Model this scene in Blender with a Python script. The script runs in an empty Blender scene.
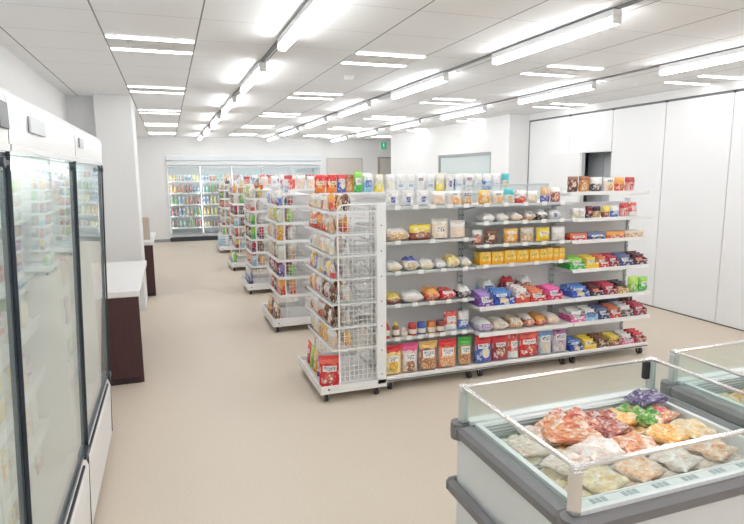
import bpy, math, random
from mathutils import Vector, Matrix
random.seed(7)
SC = bpy.context.scene
COL = SC.collection
PI = math.pi

# ------------------------------------------------------------------ mesh builder
class MB:
    def __init__(s): s.v = []; s.f = []; s.m = []; s.mi = 0
    def mat(s, i): s.mi = i; return s
    def add(s, vs, fs):
        b = len(s.v); s.v += [tuple(v) for v in vs]
        for f in fs: s.f.append(tuple(b + i for i in f)); s.m.append(s.mi)
        return s
    def box(s, x0, x1, y0, y1, z0, z1, c=0.0):
        if x0 > x1: x0, x1 = x1, x0
        if y0 > y1: y0, y1 = y1, y0
        if z0 > z1: z0, z1 = z1, z0
        if c <= 0:
            return s.add([(x0,y0,z0),(x1,y0,z0),(x1,y1,z0),(x0,y1,z0),(x0,y0,z1),(x1,y0,z1),(x1,y1,z1),(x0,y1,z1)],
                         [(0,3,2,1),(4,5,6,7),(0,1,5,4),(1,2,6,5),(2,3,7,6),(3,0,4,7)])
        c = min(c, (x1-x0)*.45, (y1-y0)*.45, (z1-z0)*.45)
        X = (x0, x1); Y = (y0, y1); Z = (z0, z1); vs = []; idx = {}
        for i in (0,1):
            for j in (0,1):
                for k in (0,1):
                    dx, dy, dz = (c if i == 0 else -c), (c if j == 0 else -c), (c if k == 0 else -c)
                    for a, p in (('x',(X[i],Y[j]+dy,Z[k]+dz)),('y',(X[i]+dx,Y[j],Z[k]+dz)),('z',(X[i]+dx,Y[j]+dy,Z[k]))):
                        idx[(i,j,k,a)] = len(vs); vs.append(p)
        fs = []
        def q(*ks): fs.append(tuple(idx[k] for k in ks))
        for i in (0,1):
            o = [(i,0,0,'x'),(i,1,0,'x'),(i,1,1,'x'),(i,0,1,'x')]; q(*(o if i else o[::-1]))
            o = [(0,i,0,'y'),(1,i,0,'y'),(1,i,1,'y'),(0,i,1,'y')]; q(*(o[::-1] if i else o))
            o = [(0,0,i,'z'),(1,0,i,'z'),(1,1,i,'z'),(0,1,i,'z')]; q(*(o if i else o[::-1]))
        for i in (0,1):
            for j in (0,1):
                o = [(i,j,0,'x'),(i,j,0,'y'),(i,j,1,'y'),(i,j,1,'x')]; q(*(o[::-1] if i == j else o))
                o = [(i,0,j,'x'),(i,0,j,'z'),(i,1,j,'z'),(i,1,j,'x')]; q(*(o if i == j else o[::-1]))
                o = [(0,i,j,'y'),(0,i,j,'z'),(1,i,j,'z'),(1,i,j,'y')]; q(*(o[::-1] if i == j else o))
        for i in (0,1):
            for j in (0,1):
                for k in (0,1):
                    o = [(i,j,k,'x'),(i,j,k,'y'),(i,j,k,'z')]; q(*(o if (i+j+k) % 2 else o[::-1]))
        return s.add(vs, fs)
    def cyl(s, p, q, r, n=12, r2=None):
        p = Vector(p); q = Vector(q); d = (q-p).normalized()
        a = d.orthogonal().normalized(); b = d.cross(a); r2 = r if r2 is None else r2
        vs = [p+(a*math.cos(2*PI*i/n)+b*math.sin(2*PI*i/n))*r for i in range(n)]
        vs += [q+(a*math.cos(2*PI*i/n)+b*math.sin(2*PI*i/n))*r2 for i in range(n)]
        fs = [(i,(i+1)%n,n+(i+1)%n,n+i) for i in range(n)]+[tuple(range(n))[::-1], tuple(range(n,2*n))]
        return s.add(vs, fs)
    def tube(s, pts, r, n=6):
        pts = [Vector(p) for p in pts]; vs = []; fs = []
        up = None
        for i, p in enumerate(pts):
            d = (pts[min(i+1,len(pts)-1)]-pts[max(i-1,0)]).normalized()
            if up is None: up = d.orthogonal().normalized()
            up = (up-d*up.dot(d)).normalized(); b = d.cross(up)
            vs += [p+(up*math.cos(2*PI*k/n)+b*math.sin(2*PI*k/n))*r for k in range(n)]
        for i in range(len(pts)-1):
            fs += [(i*n+k, i*n+(k+1)%n, (i+1)*n+(k+1)%n, (i+1)*n+k) for k in range(n)]
        fs += [tuple(range(n))[::-1], tuple(range((len(pts)-1)*n, len(pts)*n))]
        return s.add(vs, fs)
    def lathe(s, prof, n=16, cx=0, cy=0):
        vs = []; fs = []
        for r, z in prof: vs += [(cx+r*math.cos(2*PI*k/n), cy+r*math.sin(2*PI*k/n), z) for k in range(n)]
        for i in range(len(prof)-1):
            fs += [(i*n+k, i*n+(k+1)%n, (i+1)*n+(k+1)%n, (i+1)*n+k) for k in range(n)]
        fs += [tuple(range(n))[::-1], tuple(range((len(prof)-1)*n, len(prof)*n))]
        return s.add(vs, fs)
    def prism(s, prof, axis, a, b):
        """prof: list of 2D points in the plane normal to axis"""
        n = len(prof)
        def P(u, w, t): return {'x':(t,u,w),'y':(u,t,w),'z':(u,w,t)}[axis]
        vs = [P(u,w,a) for u,w in prof]+[P(u,w,b) for u,w in prof]
        fs = [(i,(i+1)%n,n+(i+1)%n,n+i) for i in range(n)]+[tuple(range(n))[::-1], tuple(range(n,2*n))]
        return s.add(vs, fs)
    def mesh(s, name, mats, smooth=False):
        me = bpy.data.meshes.new(name); me.from_pydata(s.v, [], s.f)
        for m in (mats if isinstance(mats, (list, tuple)) else [mats]): me.materials.append(m)
        for p, i in zip(me.polygons, s.m): p.material_index = i
        if smooth:
            for p in me.polygons: p.use_smooth = True
        me.validate(); me.update()
        import bmesh
        bm = bmesh.new(); bm.from_mesh(me); bmesh.ops.recalc_face_normals(bm, faces=bm.faces); bm.to_mesh(me); bm.free()
        if smooth:
            try: me.set_sharp_from_angle(angle=math.radians(45))
            except Exception: pass
        return me
    def build(s, name, mats, parent=None, smooth=False):
        o = bpy.data.objects.new(name, s.mesh(name, mats, smooth)); COL.objects.link(o)
        if parent is not None: o.parent = parent
        return o

def tag(o, label=None, cat=None, group=None, kind=None):
    if label: o['label'] = label
    if cat: o['category'] = cat
    if group: o['group'] = group
    if kind: o['kind'] = kind
    return o
def empty(name, loc=(0,0,0), rz=0.0):
    o = bpy.data.objects.new(name, None); o.empty_display_size = .05; COL.objects.link(o)
    o.location = loc; o.rotation_euler = (0,0,rz); return o
def copy_tree(o, parent=None):
    c = o.copy(); COL.objects.link(c)
    if parent is not None: c.parent = parent
    for ch in CH.get(o.name, list(o.children)): copy_tree(ch, c)
    return c
CH = {}
def struct(o): o['kind'] = 'structure'; return o

# ------------------------------------------------------------------ materials
def newmat(name):
    m = bpy.data.materials.new(name); m.use_nodes = True; m.node_tree.nodes.clear(); return m, NT(m.node_tree)
class NT:
    def __init__(s, nt): s.t = nt
    def n(s, typ, **kw):
        x = s.t.nodes.new(typ)
        for k, v in kw.items():
            if k.startswith('i_'):
                key = k[2:].replace('_', ' '); 
                x.inputs[key].default_value = v
            else: setattr(x, k, v)
        return x
    def l(s, a, b): s.t.links.new(a, b)
    def math(s, op, a, b=None, c=None):
        x = s.t.nodes.new('ShaderNodeMath'); x.operation = op
        for i, v in enumerate((a, b, c)):
            if v is None: continue
            if isinstance(v, (int, float)): x.inputs[i].default_value = v
            else: s.l(v, x.inputs[i])
        return x.outputs[0]
    def mix(s, fac, a, b):
        x = s.t.nodes.new('ShaderNodeMix'); x.data_type = 'RGBA'
        for i, v in ((0, fac), (6, a), (7, b)):
            if isinstance(v, (int, float)): x.inputs[i].default_value = v
            elif isinstance(v, (tuple, list)): x.inputs[i].default_value = (*v[:3], 1)
            else: s.l(v, x.inputs[i])
        return x.outputs[2]
    def out(s, sh):
        o = s.t.nodes.new('ShaderNodeOutputMaterial'); s.l(sh, o.inputs[0])
    def bsdf(s, col, rough=.5, metal=0, spec=.5, coat=0, alpha=None, bump=None, trans=0):
        b = s.t.nodes.new('ShaderNodeBsdfPrincipled')
        if isinstance(col, (tuple, list)): b.inputs['Base Color'].default_value = (*col[:3], 1)
        else: s.l(col, b.inputs['Base Color'])
        if isinstance(rough, (int, float)): b.inputs['Roughness'].default_value = rough
        else: s.l(rough, b.inputs['Roughness'])
        b.inputs['Metallic'].default_value = metal
        b.inputs['Specular IOR Level'].default_value = spec
        b.inputs['Coat Weight'].default_value = coat
        if bump is not None: s.l(bump, b.inputs['Normal'])
        s.out(b.outputs[0]); return b
MATS = {}
def M(name, col=(.8,.8,.8), rough=.5, metal=0, spec=.5, coat=0, var=.0, scale=8):
    """simple procedural material: flat colour with a slight noise mottling"""
    if name in MATS: return MATS[name]
    m, t = newmat(name)
    tc = t.n('ShaderNodeTexCoord'); no = t.n('ShaderNodeTexNoise', i_Scale=scale, i_Detail=3.0)
    t.l(tc.outputs['Object'], no.inputs['Vector'])
    v = max(var, .02)
    c = t.mix(no.outputs[0], tuple(max(0, x*(1-v)) for x in col), tuple(min(1, x*(1+v)) for x in col))
    t.bsdf(c, rough, metal, spec, coat)
    MATS[name] = m; return m
def srgb(r, g, b):
    f = lambda c: ((c/255+.055)/1.055)**2.4 if c > 10 else c/255/12.92
    return (f(r), f(g), f(b))
def emit(name, col, strength):
    m, t = newmat(name); e = t.n('ShaderNodeEmission', i_Strength=strength); e.inputs[0].default_value = (*col, 1)
    t.out(e.outputs[0]); MATS[name] = m; return m
def glass(name, tint=(.96,.985,.975), f0=1.45, haze=0.0, extra=0.0):
    m, t = newmat(name)
    tr = t.n('ShaderNodeBsdfTransparent'); tr.inputs[0].default_value = (*tint, 1)
    gl = t.n('ShaderNodeBsdfGlossy', i_Roughness=.02); gl.inputs[0].default_value = (1,1,1,1)
    ge = t.n('ShaderNodeNewGeometry'); dp = t.n('ShaderNodeVectorMath', operation='DOT_PRODUCT')
    t.l(ge.outputs['Normal'], dp.inputs[0]); t.l(ge.outputs['Incoming'], dp.inputs[1])
    q = ((f0-1)/(f0+1))**2
    fac = t.math('ADD', q, t.math('MULTIPLY', 1-q, t.math('POWER', t.math('SUBTRACT', 1.0, t.math('ABSOLUTE', dp.outputs['Value'])), 5.0)))
    mx = t.n('ShaderNodeMixShader'); t.l(fac, mx.inputs[0]); t.l(tr.outputs[0], mx.inputs[1]); t.l(gl.outputs[0], mx.inputs[2])
    res = mx.outputs[0]
    if haze:
        df = t.n('ShaderNodeBsdfDiffuse'); df.inputs[0].default_value = (.85,.92,.92,1)
        m2 = t.n('ShaderNodeMixShader'); m2.inputs[0].default_value = haze
        t.l(res, m2.inputs[1]); t.l(df.outputs[0], m2.inputs[2]); res = m2.outputs[0]
    t.out(res); MATS[name] = m; return m

white = M('white_enamel', (.89,.89,.885), .35, var=.015)
white2 = M('white_plastic', (.84,.85,.86), .3)
wallm = M('wall_paint', (.86,.865,.865), .85, var=.012, scale=2)
panelm = M('partition_panel', (.87,.88,.89), .45, var=.01, scale=1.5)
shade = M('grey_panel', (.66,.64,.64), .55)
galv = M('grey_steel', (.62,.66,.66), .35, metal=.35)
alu = M('brushed_aluminium', (.78,.77,.76), .22, metal=.9)
chrome = M('chrome', (.85,.85,.85), .12, metal=1)
dark = M('black_rubber', (.03,.03,.035), .5)
darkf = M('dark_frame', (.035,.045,.06), .35)
greyb = M('grey_bumper', (.20,.19,.20), .45, var=.04)
greyt = M('grey_track', (.20,.21,.22), .4)
beigep = M('beige_panel', (.70,.66,.62), .7)
tag_m = M('price_card', (.88,.88,.86), .5)
woodm = None
def wood():
    m, t = newmat('dark_wood_laminate')
    tc = t.n('ShaderNodeTexCoord'); mp = t.n('ShaderNodeMapping'); mp.inputs['Scale'].default_value = (30,30,2)
    no = t.n('ShaderNodeTexNoise', i_Scale=2.0, i_Detail=6.0, i_Roughness=.6)
    t.l(tc.outputs['Object'], mp.inputs[0]); t.l(mp.outputs[0], no.inputs['Vector'])
    c = t.mix(no.outputs[0], (.045,.016,.018), (.085,.035,.034))
    t.bsdf(c, .35); return m
woodm = wood()
def floor_mat():
    m, t = newmat('beige_vinyl_floor')
    tc = t.n('ShaderNodeTexCoord')
    n1 = t.n('ShaderNodeTexNoise', i_Scale=1.1, i_Detail=3.0); n2 = t.n('ShaderNodeTexNoise', i_Scale=70.0, i_Detail=4.0, i_Roughness=.7)
    n3 = t.n('ShaderNodeTexNoise', i_Scale=9.0, i_Detail=5.0)
    for n in (n1,n2,n3): t.l(tc.outputs['Object'], n.inputs['Vector'])
    c = t.mix(n2.outputs[0], srgb(200,186,169), srgb(228,216,201))
    c = t.mix(t.math('MULTIPLY', n3.outputs[0], .35), c, srgb(218,205,189))
    c = t.mix(t.math('MULTIPLY', n1.outputs[0], .25), c, srgb(210,195,177))
    bp = t.n('ShaderNodeBump', i_Strength=.04, i_Distance=.002); t.l(n2.outputs[0], bp.inputs['Height'])
    t.bsdf(c, .42, spec=.4, bump=bp.outputs[0]); return m
def ceil_mat(gx, gy, ox, oy):
    m, t = newmat('ceiling_tile')
    tc = t.n('ShaderNodeTexCoord'); sp = t.n('ShaderNodeSeparateXYZ'); t.l(tc.outputs['Object'], sp.inputs[0])
    def line(o, off, g, w):
        fr = t.math('FRACT', t.math('DIVIDE', t.math('SUBTRACT', o, off-50*g), g))
        d = t.math('MULTIPLY', t.math('SUBTRACT', .5, t.math('ABSOLUTE', t.math('SUBTRACT', fr, .5))), g)
        return t.math('LESS_THAN', d, w)
    lx = line(sp.outputs[0], ox, gx, .0045); ly = line(sp.outputs[1], oy, gy, .0022)
    no = t.n('ShaderNodeTexNoise', i_Scale=160.0, i_Detail=2.0); t.l(tc.outputs['Object'], no.inputs['Vector'])
    c = t.mix(no.outputs[0], (.84,.845,.85), (.90,.905,.91))
    c = t.mix(ly, c, (.5,.5,.49)); c = t.mix(lx, c, (.28,.28,.27))
    t.bsdf(c, .9, spec=.2); return m

def print_mat(name, base, accent=None, az=.5, up=True, food=None, foodc=(.5,.32), foodr=.26, label=None, lab=(.5,.7,.32,.13), rough=.32, clear=0.0, scale=1, coat=.3):
    """printed packaging: accent band, picture patch, white label with small marks (Generated coords: pattern sticks to the pack)"""
    if name in MATS: return MATS[name]
    m, t = newmat(name)
    tc = t.n('ShaderNodeTexCoord'); sp = t.n('ShaderNodeSeparateXYZ'); t.l(tc.outputs['Generated'], sp.inputs[0])
    x, y, z = sp.outputs
    nz = t.n('ShaderNodeTexNoise', i_Scale=5.0, i_Detail=2.0); t.l(tc.outputs['Generated'], nz.inputs['Vector'])
    wob = t.math('MULTIPLY', t.math('SUBTRACT', nz.outputs[0], .5), .35)
    c = t.mix(nz.outputs[0], tuple(v*.88 for v in base), tuple(min(1, v*1.08) for v in base))
    vg = t.n('ShaderNodeTexVoronoi', i_Scale=6.5); t.l(tc.outputs['Generated'], vg.inputs['Vector'])
    sg = t.n('ShaderNodeSeparateXYZ'); t.l(vg.outputs['Color'], sg.inputs[0]); lum = sum(base)/3
    tint = (.86,.84,.80) if lum < .6 else tuple(v*.62 for v in (accent or base))
    c = t.mix(t.math('MULTIPLY', t.math('GREATER_THAN', sg.outputs[1], .80), .55 if lum < .6 else .32), c, tint)
    c = t.mix(t.math('MULTIPLY', t.math('LESS_THAN', sg.outputs[2], .12), .45), c, (accent or tuple(v*.5 for v in base)))
    if accent:
        zz = t.math('ADD', z, t.math('MULTIPLY', wob, .5))
        f = t.math('GREATER_THAN' if up else 'LESS_THAN', zz, az); c = t.mix(f, c, accent)
    if food:
        vo = t.n('ShaderNodeTexVoronoi', i_Scale=11.0*scale); t.l(tc.outputs['Generated'], vo.inputs['Vector'])
        sx = t.n('ShaderNodeSeparateXYZ'); t.l(vo.outputs['Color'], sx.inputs[0])
        fc = t.mix(sx.outputs[0], food[0], food[1]); fc = t.mix(t.math('GREATER_THAN', sx.outputs[1], .75), fc, food[2] if len(food) > 2 else (.8,.7,.55))
        dx = t.math('SUBTRACT', x, foodc[0]); dz = t.math('SUBTRACT', z, foodc[1])
        d = t.math('SQRT', t.math('ADD', t.math('MULTIPLY', dx, dx), t.math('MULTIPLY', t.math('MULTIPLY', dz, dz), 1.6)))
        c = t.mix(t.math('LESS_THAN', t.math('ADD', d, t.math('MULTIPLY', wob, .3)), foodr), c, fc)
    if label:
        cx, cz, hw, hh = lab
        inx = t.math('LESS_THAN', t.math('ABSOLUTE', t.math('SUBTRACT', x, cx)), hw)
        inz = t.math('LESS_THAN', t.math('ABSOLUTE', t.math('SUBTRACT', z, cz)), hh)
        ins = t.math('MULTIPLY', inx, inz)
        c = t.mix(ins, c, label)
        mp = t.n('ShaderNodeMapping'); mp.inputs['Scale'].default_value = (9,1,16); t.l(tc.outputs['Generated'], mp.inputs[0])
        n2 = t.n('ShaderNodeTexNoise', i_Scale=2.2, i_Detail=1.0); t.l(mp.outputs[0], n2.inputs['Vector'])
        inx2 = t.math('LESS_THAN', t.math('ABSOLUTE', t.math('SUBTRACT', x, cx)), hw*.8)
        inz2 = t.math('LESS_THAN', t.math('ABSOLUTE', t.math('SUBTRACT', z, cz)), hh*.65)
        mk = t.math('MULTIPLY', t.math('MULTIPLY', inx2, inz2), t.math('GREATER_THAN', n2.outputs[0], .54))
        dk = (.06,.06,.12) if sum(label) > 1.2 else (.85,.85,.8)
        c = t.mix(mk, c, dk)
    b = t.bsdf(c, rough, coat=coat)
    MATS[name] = m; return m

# palette: key -> (words, material)
R_=(.62,.03,.03); DR=(.28,.015,.03); O_=(.85,.30,.04); Y_=(.88,.62,.06); G_=(.08,.42,.07); B_=(.03,.08,.42); LB=(.25,.55,.78); W_=(.85,.85,.83)
P_=(.16,.05,.32); PK=(.80,.12,.38); BR=(.22,.09,.04); TN=(.62,.42,.25); CR=(.80,.70,.50); PE=(.82,.55,.38); BK=(.04,.03,.04); GY=(.55,.55,.56); MG=(.55,.05,.25); NV=(.03,.04,.16); LV=(.55,.48,.66); TE=(.08,.48,.52)
nuts=((.35,.12,.05),(.55,.28,.12),(.75,.55,.35)); meat=((.62,.12,.07),(.80,.38,.22),(.88,.72,.62)); fruit=((.75,.25,.05),(.88,.60,.10),(.2,.4,.08)); bread=((.62,.36,.16),(.80,.58,.32),(.88,.78,.60)); berry=((.45,.04,.06),(.75,.20,.12),(.9,.8,.7))
PAL = {}
def pal(key, words, *a, **k): PAL[key] = (words, print_mat('print_'+key, *a, **k))
pal('yellow','yellow and red',(.88,.72,.32),R_,.86,food=fruit,label=W_,lab=(.5,.62,.3,.1))
pal('brownpink','brown and pink',(.80,.70,.62),(.72,.10,.25),.84,food=((.25,.09,.05),(.4,.18,.1)),foodc=(.5,.25),foodr=.28,label=W_,lab=(.5,.6,.32,.13))
pal('nutsdark','dark brown nut',(.30,.14,.12),(.70,.45,.15),.84,food=nuts,foodc=(.5,.3),foodr=.42,label=W_,lab=(.5,.64,.32,.14),scale=1.5)
pal('nutsorange','orange and red nut',(.72,.22,.10),R_,.84,food=((.65,.2,.08),(.8,.5,.25)),foodc=(.5,.3),foodr=.42,label=W_,lab=(.5,.64,.32,.14),scale=1.5)
pal('nutsgreen','green nut',(.42,.32,.16),G_,.82,food=nuts,foodc=(.5,.3),foodr=.4,label=(.8,.86,.76),lab=(.5,.62,.32,.14),scale=1.5)
pal('bluered','blue and red',(.06,.14,.5),(.72,.05,.06),.74,food=((.8,.72,.5),(.85,.8,.7)),foodc=(.6,.4),foodr=.24,label=W_,lab=(.45,.68,.3,.09))
pal('darkred','dark red',(.35,.03,.05),(.72,.06,.07),.7,food=((.2,.05,.04),(.7,.5,.35)),foodc=(.5,.4),foodr=.25,label=W_,lab=(.5,.66,.28,.08))
pal('redwhite','red and white',(.78,.10,.08),W_,.34,False,label=W_,lab=(.5,.62,.3,.13))
pal('red','bright red',(.70,.03,.04),(.80,.15,.10),.82,food=berry,foodc=(.5,.32),foodr=.27,label=W_,lab=(.5,.66,.33,.1))
pal('redgold','red and gold',(.72,.03,.03),(.85,.25,.05),.35,False,food=((.85,.5,.1),(.8,.3,.05)),foodc=(.5,.42),foodr=.2,label=(.85,.8,.5),lab=(.5,.55,.36,.1))
pal('clearblue','clear and blue',(.62,.68,.72),(.20,.35,.65),.8,food=((.7,.55,.35),(.75,.7,.65)),foodc=(.5,.38),foodr=.3,label=W_)
pal('clearpurple','clear and purple',(.62,.56,.60),(.35,.15,.35),.78,food=((.4,.25,.35),(.7,.6,.6)),foodc=(.5,.36),foodr=.3,label=W_)
pal('whiteblue','white and blue',(.83,.82,.81),(.70,.66,.66),.82,label=(.03,.05,.35),lab=(.5,.42,.14,.16))
pal('peach','peach',(.84,.66,.55),W_,.75,food=((.85,.5,.3),(.88,.75,.6)),foodc=(.5,.35),foodr=.25)
pal('peachorange','peach and orange',(.84,.70,.60),W_,.78,food=((.85,.35,.08),(.85,.55,.2)),foodc=(.6,.3),foodr=.3,label=(.12,.12,.14),lab=(.5,.76,.2,.07))
pal('greyorange','grey and orange',(.58,.56,.56),(.80,.45,.2),.35,False,food=bread,label=(.12,.10,.12),lab=(.5,.72,.3,.1))
pal('tanloaf','tan loaf',(.70,.52,.38),W_,.75,food=bread,foodc=(.5,.4),foodr=.4)
pal('yellowbrown','yellow and brown',(.85,.68,.10),(.3,.08,.06),.48,False,food=((.3,.08,.08),(.6,.35,.25)),foodc=(.5,.35),foodr=.25)
pal('beige','beige',(.80,.66,.52),W_,.86,label=(.84,.76,.66),lab=(.5,.55,.3,.2))
pal('cream','cream',(.82,.76,.64),W_,.7,food=((.85,.72,.4),(.8,.6,.4)),foodr=.25)
pal('bluecream','blue and cream',(.82,.76,.62),(.12,.15,.45),.72,food=bread)
pal('pale','pale white',(.80,.79,.77),(.75,.7,.68),.6)
pal('yellowcream','yellow and cream',(.85,.66,.20),(.82,.78,.66),.45,False,food=bread)
pal('clear','clear plastic',(.74,.70,.68),W_,.6,food=((.75,.66,.6),(.8,.78,.76)),foodr=.35)
pal('redorange','red and orange',(.70,.10,.05),(.85,.40,.10),.55,food=((.7,.3,.1),(.5,.1,.05)),foodr=.25)
pal('darkwhite','black and white',(.08,.07,.08),W_,.55,food=((.15,.1,.1),(.6,.5,.45)),foodr=.2)
pal('orange','orange',(.85,.36,.04),(.88,.55,.15),.7,food=((.85,.5,.1),(.8,.65,.4)),foodr=.22,label=W_,lab=(.5,.72,.28,.08))
pal('teal','teal topped',(.78,.80,.78),TE,.6,food=bread)
pal('whitered','white and red',(.83,.80,.78),(.65,.08,.06),.4,False,food=meat,foodc=(.5,.4),foodr=.2)
pal('bluebread','blue and bread coloured',(.10,.12,.45),(.65,.42,.22),.45,food=((.6,.25,.15),(.8,.6,.4)),foodc=(.5,.72),foodr=.2)
pal('brown','dark brown',(.14,.05,.03),(.25,.1,.05),.8,food=((.7,.45,.25),(.8,.7,.5)),foodc=(.5,.5),foodr=.2)
pal('orangebrown','orange and brown',(.60,.25,.06),(.3,.1,.03),.75,food=((.8,.5,.2),(.5,.2,.05)),foodr=.26)
pal('tan','tan',(.60,.38,.22),(.80,.68,.52),.72,food=bread,label=W_,lab=(.5,.72,.25,.08))
pal('ybox','golden yellow',(.90,.52,.03),(.88,.40,.02),.25,False,label=(.92,.66,.10),lab=(.5,.6,.36,.18))
pal('yellowp','bright yellow',(.90,.68,.05),(.85,.55,.05),.35,False,label=W_,lab=(.5,.6,.3,.12))
pal('purple','purple',P_,(.4,.25,.6),.6,label=W_,lab=(.5,.5,.3,.2))
pal('blue','blue',B_,(.10,.25,.65),.6,food=((.85,.6,.1),(.8,.75,.5)),foodr=.22,label=W_,lab=(.4,.7,.3,.12))
pal('lightblue','light blue',LB,W_,.6,label=(.05,.15,.5),lab=(.5,.5,.3,.18))
pal('redbox','red',R_,(.75,.2,.1),.5,label=W_,lab=(.5,.5,.34,.16))
pal('magenta','magenta',(.62,.03,.12),PK,.5,label=W_,lab=(.5,.55,.3,.18))
pal('black','black',BK,(.12,.02,.03),.5,label=(.65,.1,.08),lab=(.5,.5,.3,.14))
pal('maroon','maroon',(.25,.02,.05),(.55,.05,.10),.5,label=W_,lab=(.5,.6,.28,.12))
pal('green','green',(.05,.45,.08),(.30,.65,.10),.5,label=W_,lab=(.5,.55,.28,.16))
pal('greenbag','lime green',(.22,.52,.05),(.45,.70,.15),.55,food=((.1,.3,.02),(.7,.75,.3)),foodr=.2)
pal('lavender','lavender',LV,W_,.55,label=(.3,.15,.4),lab=(.5,.5,.32,.14))
pal('pink','pink',PK,W_,.6,label=W_,lab=(.5,.4,.3,.15))
pal('navy','navy blue',NV,(.15,.2,.4),.55,label=W_,lab=(.5,.55,.3,.14))
pal('redbrown','reddish brown',(.42,.12,.08),W_,.7,food=meat,foodr=.25)
pal('goldblack','gold and black',(.55,.38,.12),BK,.6,food=nuts,foodr=.2)
pal('bluewhite','blue and white',(.08,.22,.62),W_,.55,label=W_,lab=(.5,.35,.32,.1))
pal('redpink','red and pink',(.75,.35,.32),(.55,.05,.06),.65,food=berry,foodr=.25)
pal('yellowwhite','yellow and white',(.82,.80,.72),(.85,.70,.10),.4,False,food=((.85,.75,.2),(.9,.85,.6)),foodr=.22)
pal('whiteclear','white and clear',(.80,.83,.84),W_,.6,food=((.6,.7,.75),(.8,.82,.8)),foodc=(.5,.5),foodr=.2,label=(.25,.35,.6),lab=(.5,.35,.22,.07))
pal('whiteyellow','white and yellow',(.82,.83,.80),W_,.7,food=((.85,.7,.15),(.8,.8,.4)),foodc=(.5,.4),foodr=.16)
pal('whitepurple','white and purple',(.82,.82,.82),W_,.7,label=(.35,.1,.3),lab=(.5,.7,.25,.08))

# ------------------------------------------------------------------ product shapes
SH = {}
def bag_surface(w, h, d, gus, wr, seed, nx=10, nz=12):
    """closed bag, front at -Y. gus: True = stand-up (thick bottom)"""
    rnd = random.Random(seed); ph = [rnd.uniform(0, 6.28) for _ in range(6)]
    def P(u, v, side):            # u in -1..1, v in 0..1
        if gus: th = (1-v)**.55*(1-abs(u)**3)*min(1, v*9+.55)
        else: th = (max(0, 1-abs(2*v-1)**3))**.6*max(0, 1-abs(u)**4)**.7
        wv = wr*(math.sin(u*6+ph[0]+v*5)+math.sin(v*13+ph[1]+u*3)+math.sin((u+v)*9+ph[2]))*th*.33
        y = side*(d/2*th)+(-1 if side < 0 else 1)*wv*d
        pin = 1-.05*math.sin(PI*v) if not gus else 1-.03*math.sin(PI*v)
        return (u*w/2*pin, y, v*h)
    return P
def sheet(mb, P, side, nx, nz, u0=-1, u1=1, v0=0, v1=1, off=0):
    vs = []; fs = []
    for j in range(nz+1):
        for i in range(nx+1):
            p = P(u0+(u1-u0)*i/nx, v0+(v1-v0)*j/nz, side); vs.append((p[0], p[1]+side*off, p[2]))
    for j in range(nz):
        for i in range(nx):
            a = j*(nx+1)+i; fs.append((a, a+1, a+nx+2, a+nx+1))
    mb.add(vs, fs)
def closed_bag(P, nx=10, nz=12, v0=0, v1=1, eps=.0015):
    """one watertight skin: front and back share the border"""
    vs = []; fs = []; ix = {}
    for s in (-1, 1):
        for j in range(nz+1):
            for i in range(nx+1):
                edge = i in (0, nx) or j in (0, nz)
                if edge and s == 1: ix[(s,i,j)] = ix[(-1,i,j)]; continue
                p = P(-1+2*i/nx, v0+(v1-v0)*j/nz, s)
                y = p[1] if not edge else 0
                if edge and j == 0 and 0 < i < nx: y = 0
                ix[(s,i,j)] = len(vs); vs.append((p[0], y+(0 if edge else s*eps), p[2]))
        for j in range(nz):
            for i in range(nx):
                q = (ix[(s,i,j)], ix[(s,i+1,j)], ix[(s,i+1,j+1)], ix[(s,i,j+1)])
                fs.append(q if s < 0 else q[::-1])
    return MB().add(vs, fs)
def shape(kind, key, seed=0):
    """returns list of (part name or None, mesh) for a pack of nominal size 1 x 1 x 1 (w, d, h)"""
    k = (kind, key, seed)
    if k in SH: return SH[k]
    m = PAL[key][1]
    if kind == 'pouch':       # stand-up pouch: body + crimped header
        P = bag_surface(1, 1, 1, True, .12, seed); body = closed_bag(P, 10, 12, 0, .9)
        hd = MB()
        for i in range(5): hd.box(-.5, .5, -.025-.01*(i % 2), .025+.01*(i % 2), .895+.021*i, .917+.021*i)
        res = [(None, body.mesh('pouch_'+key, m, True)), ('top_seal', hd.mesh('seal_'+key, SEAL[key] if key in SEAL else m))]
    elif kind in ('pack', 'flat'):      # pillow bag standing
        P = bag_surface(1, 1, 1, False, .16, seed); body = closed_bag(P, 10, 12)
        body.box(-.47, .47, -.03, .03, -.0, .045); body.box(-.47, .47, -.03, .03, .955, 1.0)
        res = [(None, body.mesh('pack_'+key, m, True))]
    elif kind == 'lying':     # pillow bag lying on its back: mesh keeps face up (+Z)
        P = bag_surface(1, 1, 1, False, .22, seed); b = closed_bag(P, 12, 12)
        b.v = [(x, z-.5, max(0, (-y+.5)*1.08-.06)) for x, y, z in b.v]
        res = [(None, b.mesh('bag_'+key, m, True))]
    elif kind == 'carton':
        b = MB().box(-.5, .5, -.5, .5, 0, 1, .012); b.box(-.505, .505, -.3, -.28, .2, 1.004)
        res = [(None, b.mesh('carton_'+key, m))]
    elif kind == 'tray':      # display tray: low front, high back
        b = MB()
        b.prism([(-.5,0),(.5,0),(.5,.95),(.3,.95),(-.5,.55)], 'x', -.5, -.46)
        b.prism([(-.5,0),(.5,0),(.5,.95),(.3,.95),(-.5,.55)], 'x', .46, .5)
        b.box(-.46, .46, -.5, -.46, 0, .5); b.box(-.46, .46, .46, .5, 0, 1); b.box(-.46, .46, -.46, .46, 0, .05)
        res = [(None, b.mesh('tray_'+key, m))]
    SH[k] = res; return res
SEAL = {}
def seal(key, c): SEAL[key] = M('seal_'+key, c, .35, coat=.3)
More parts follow.
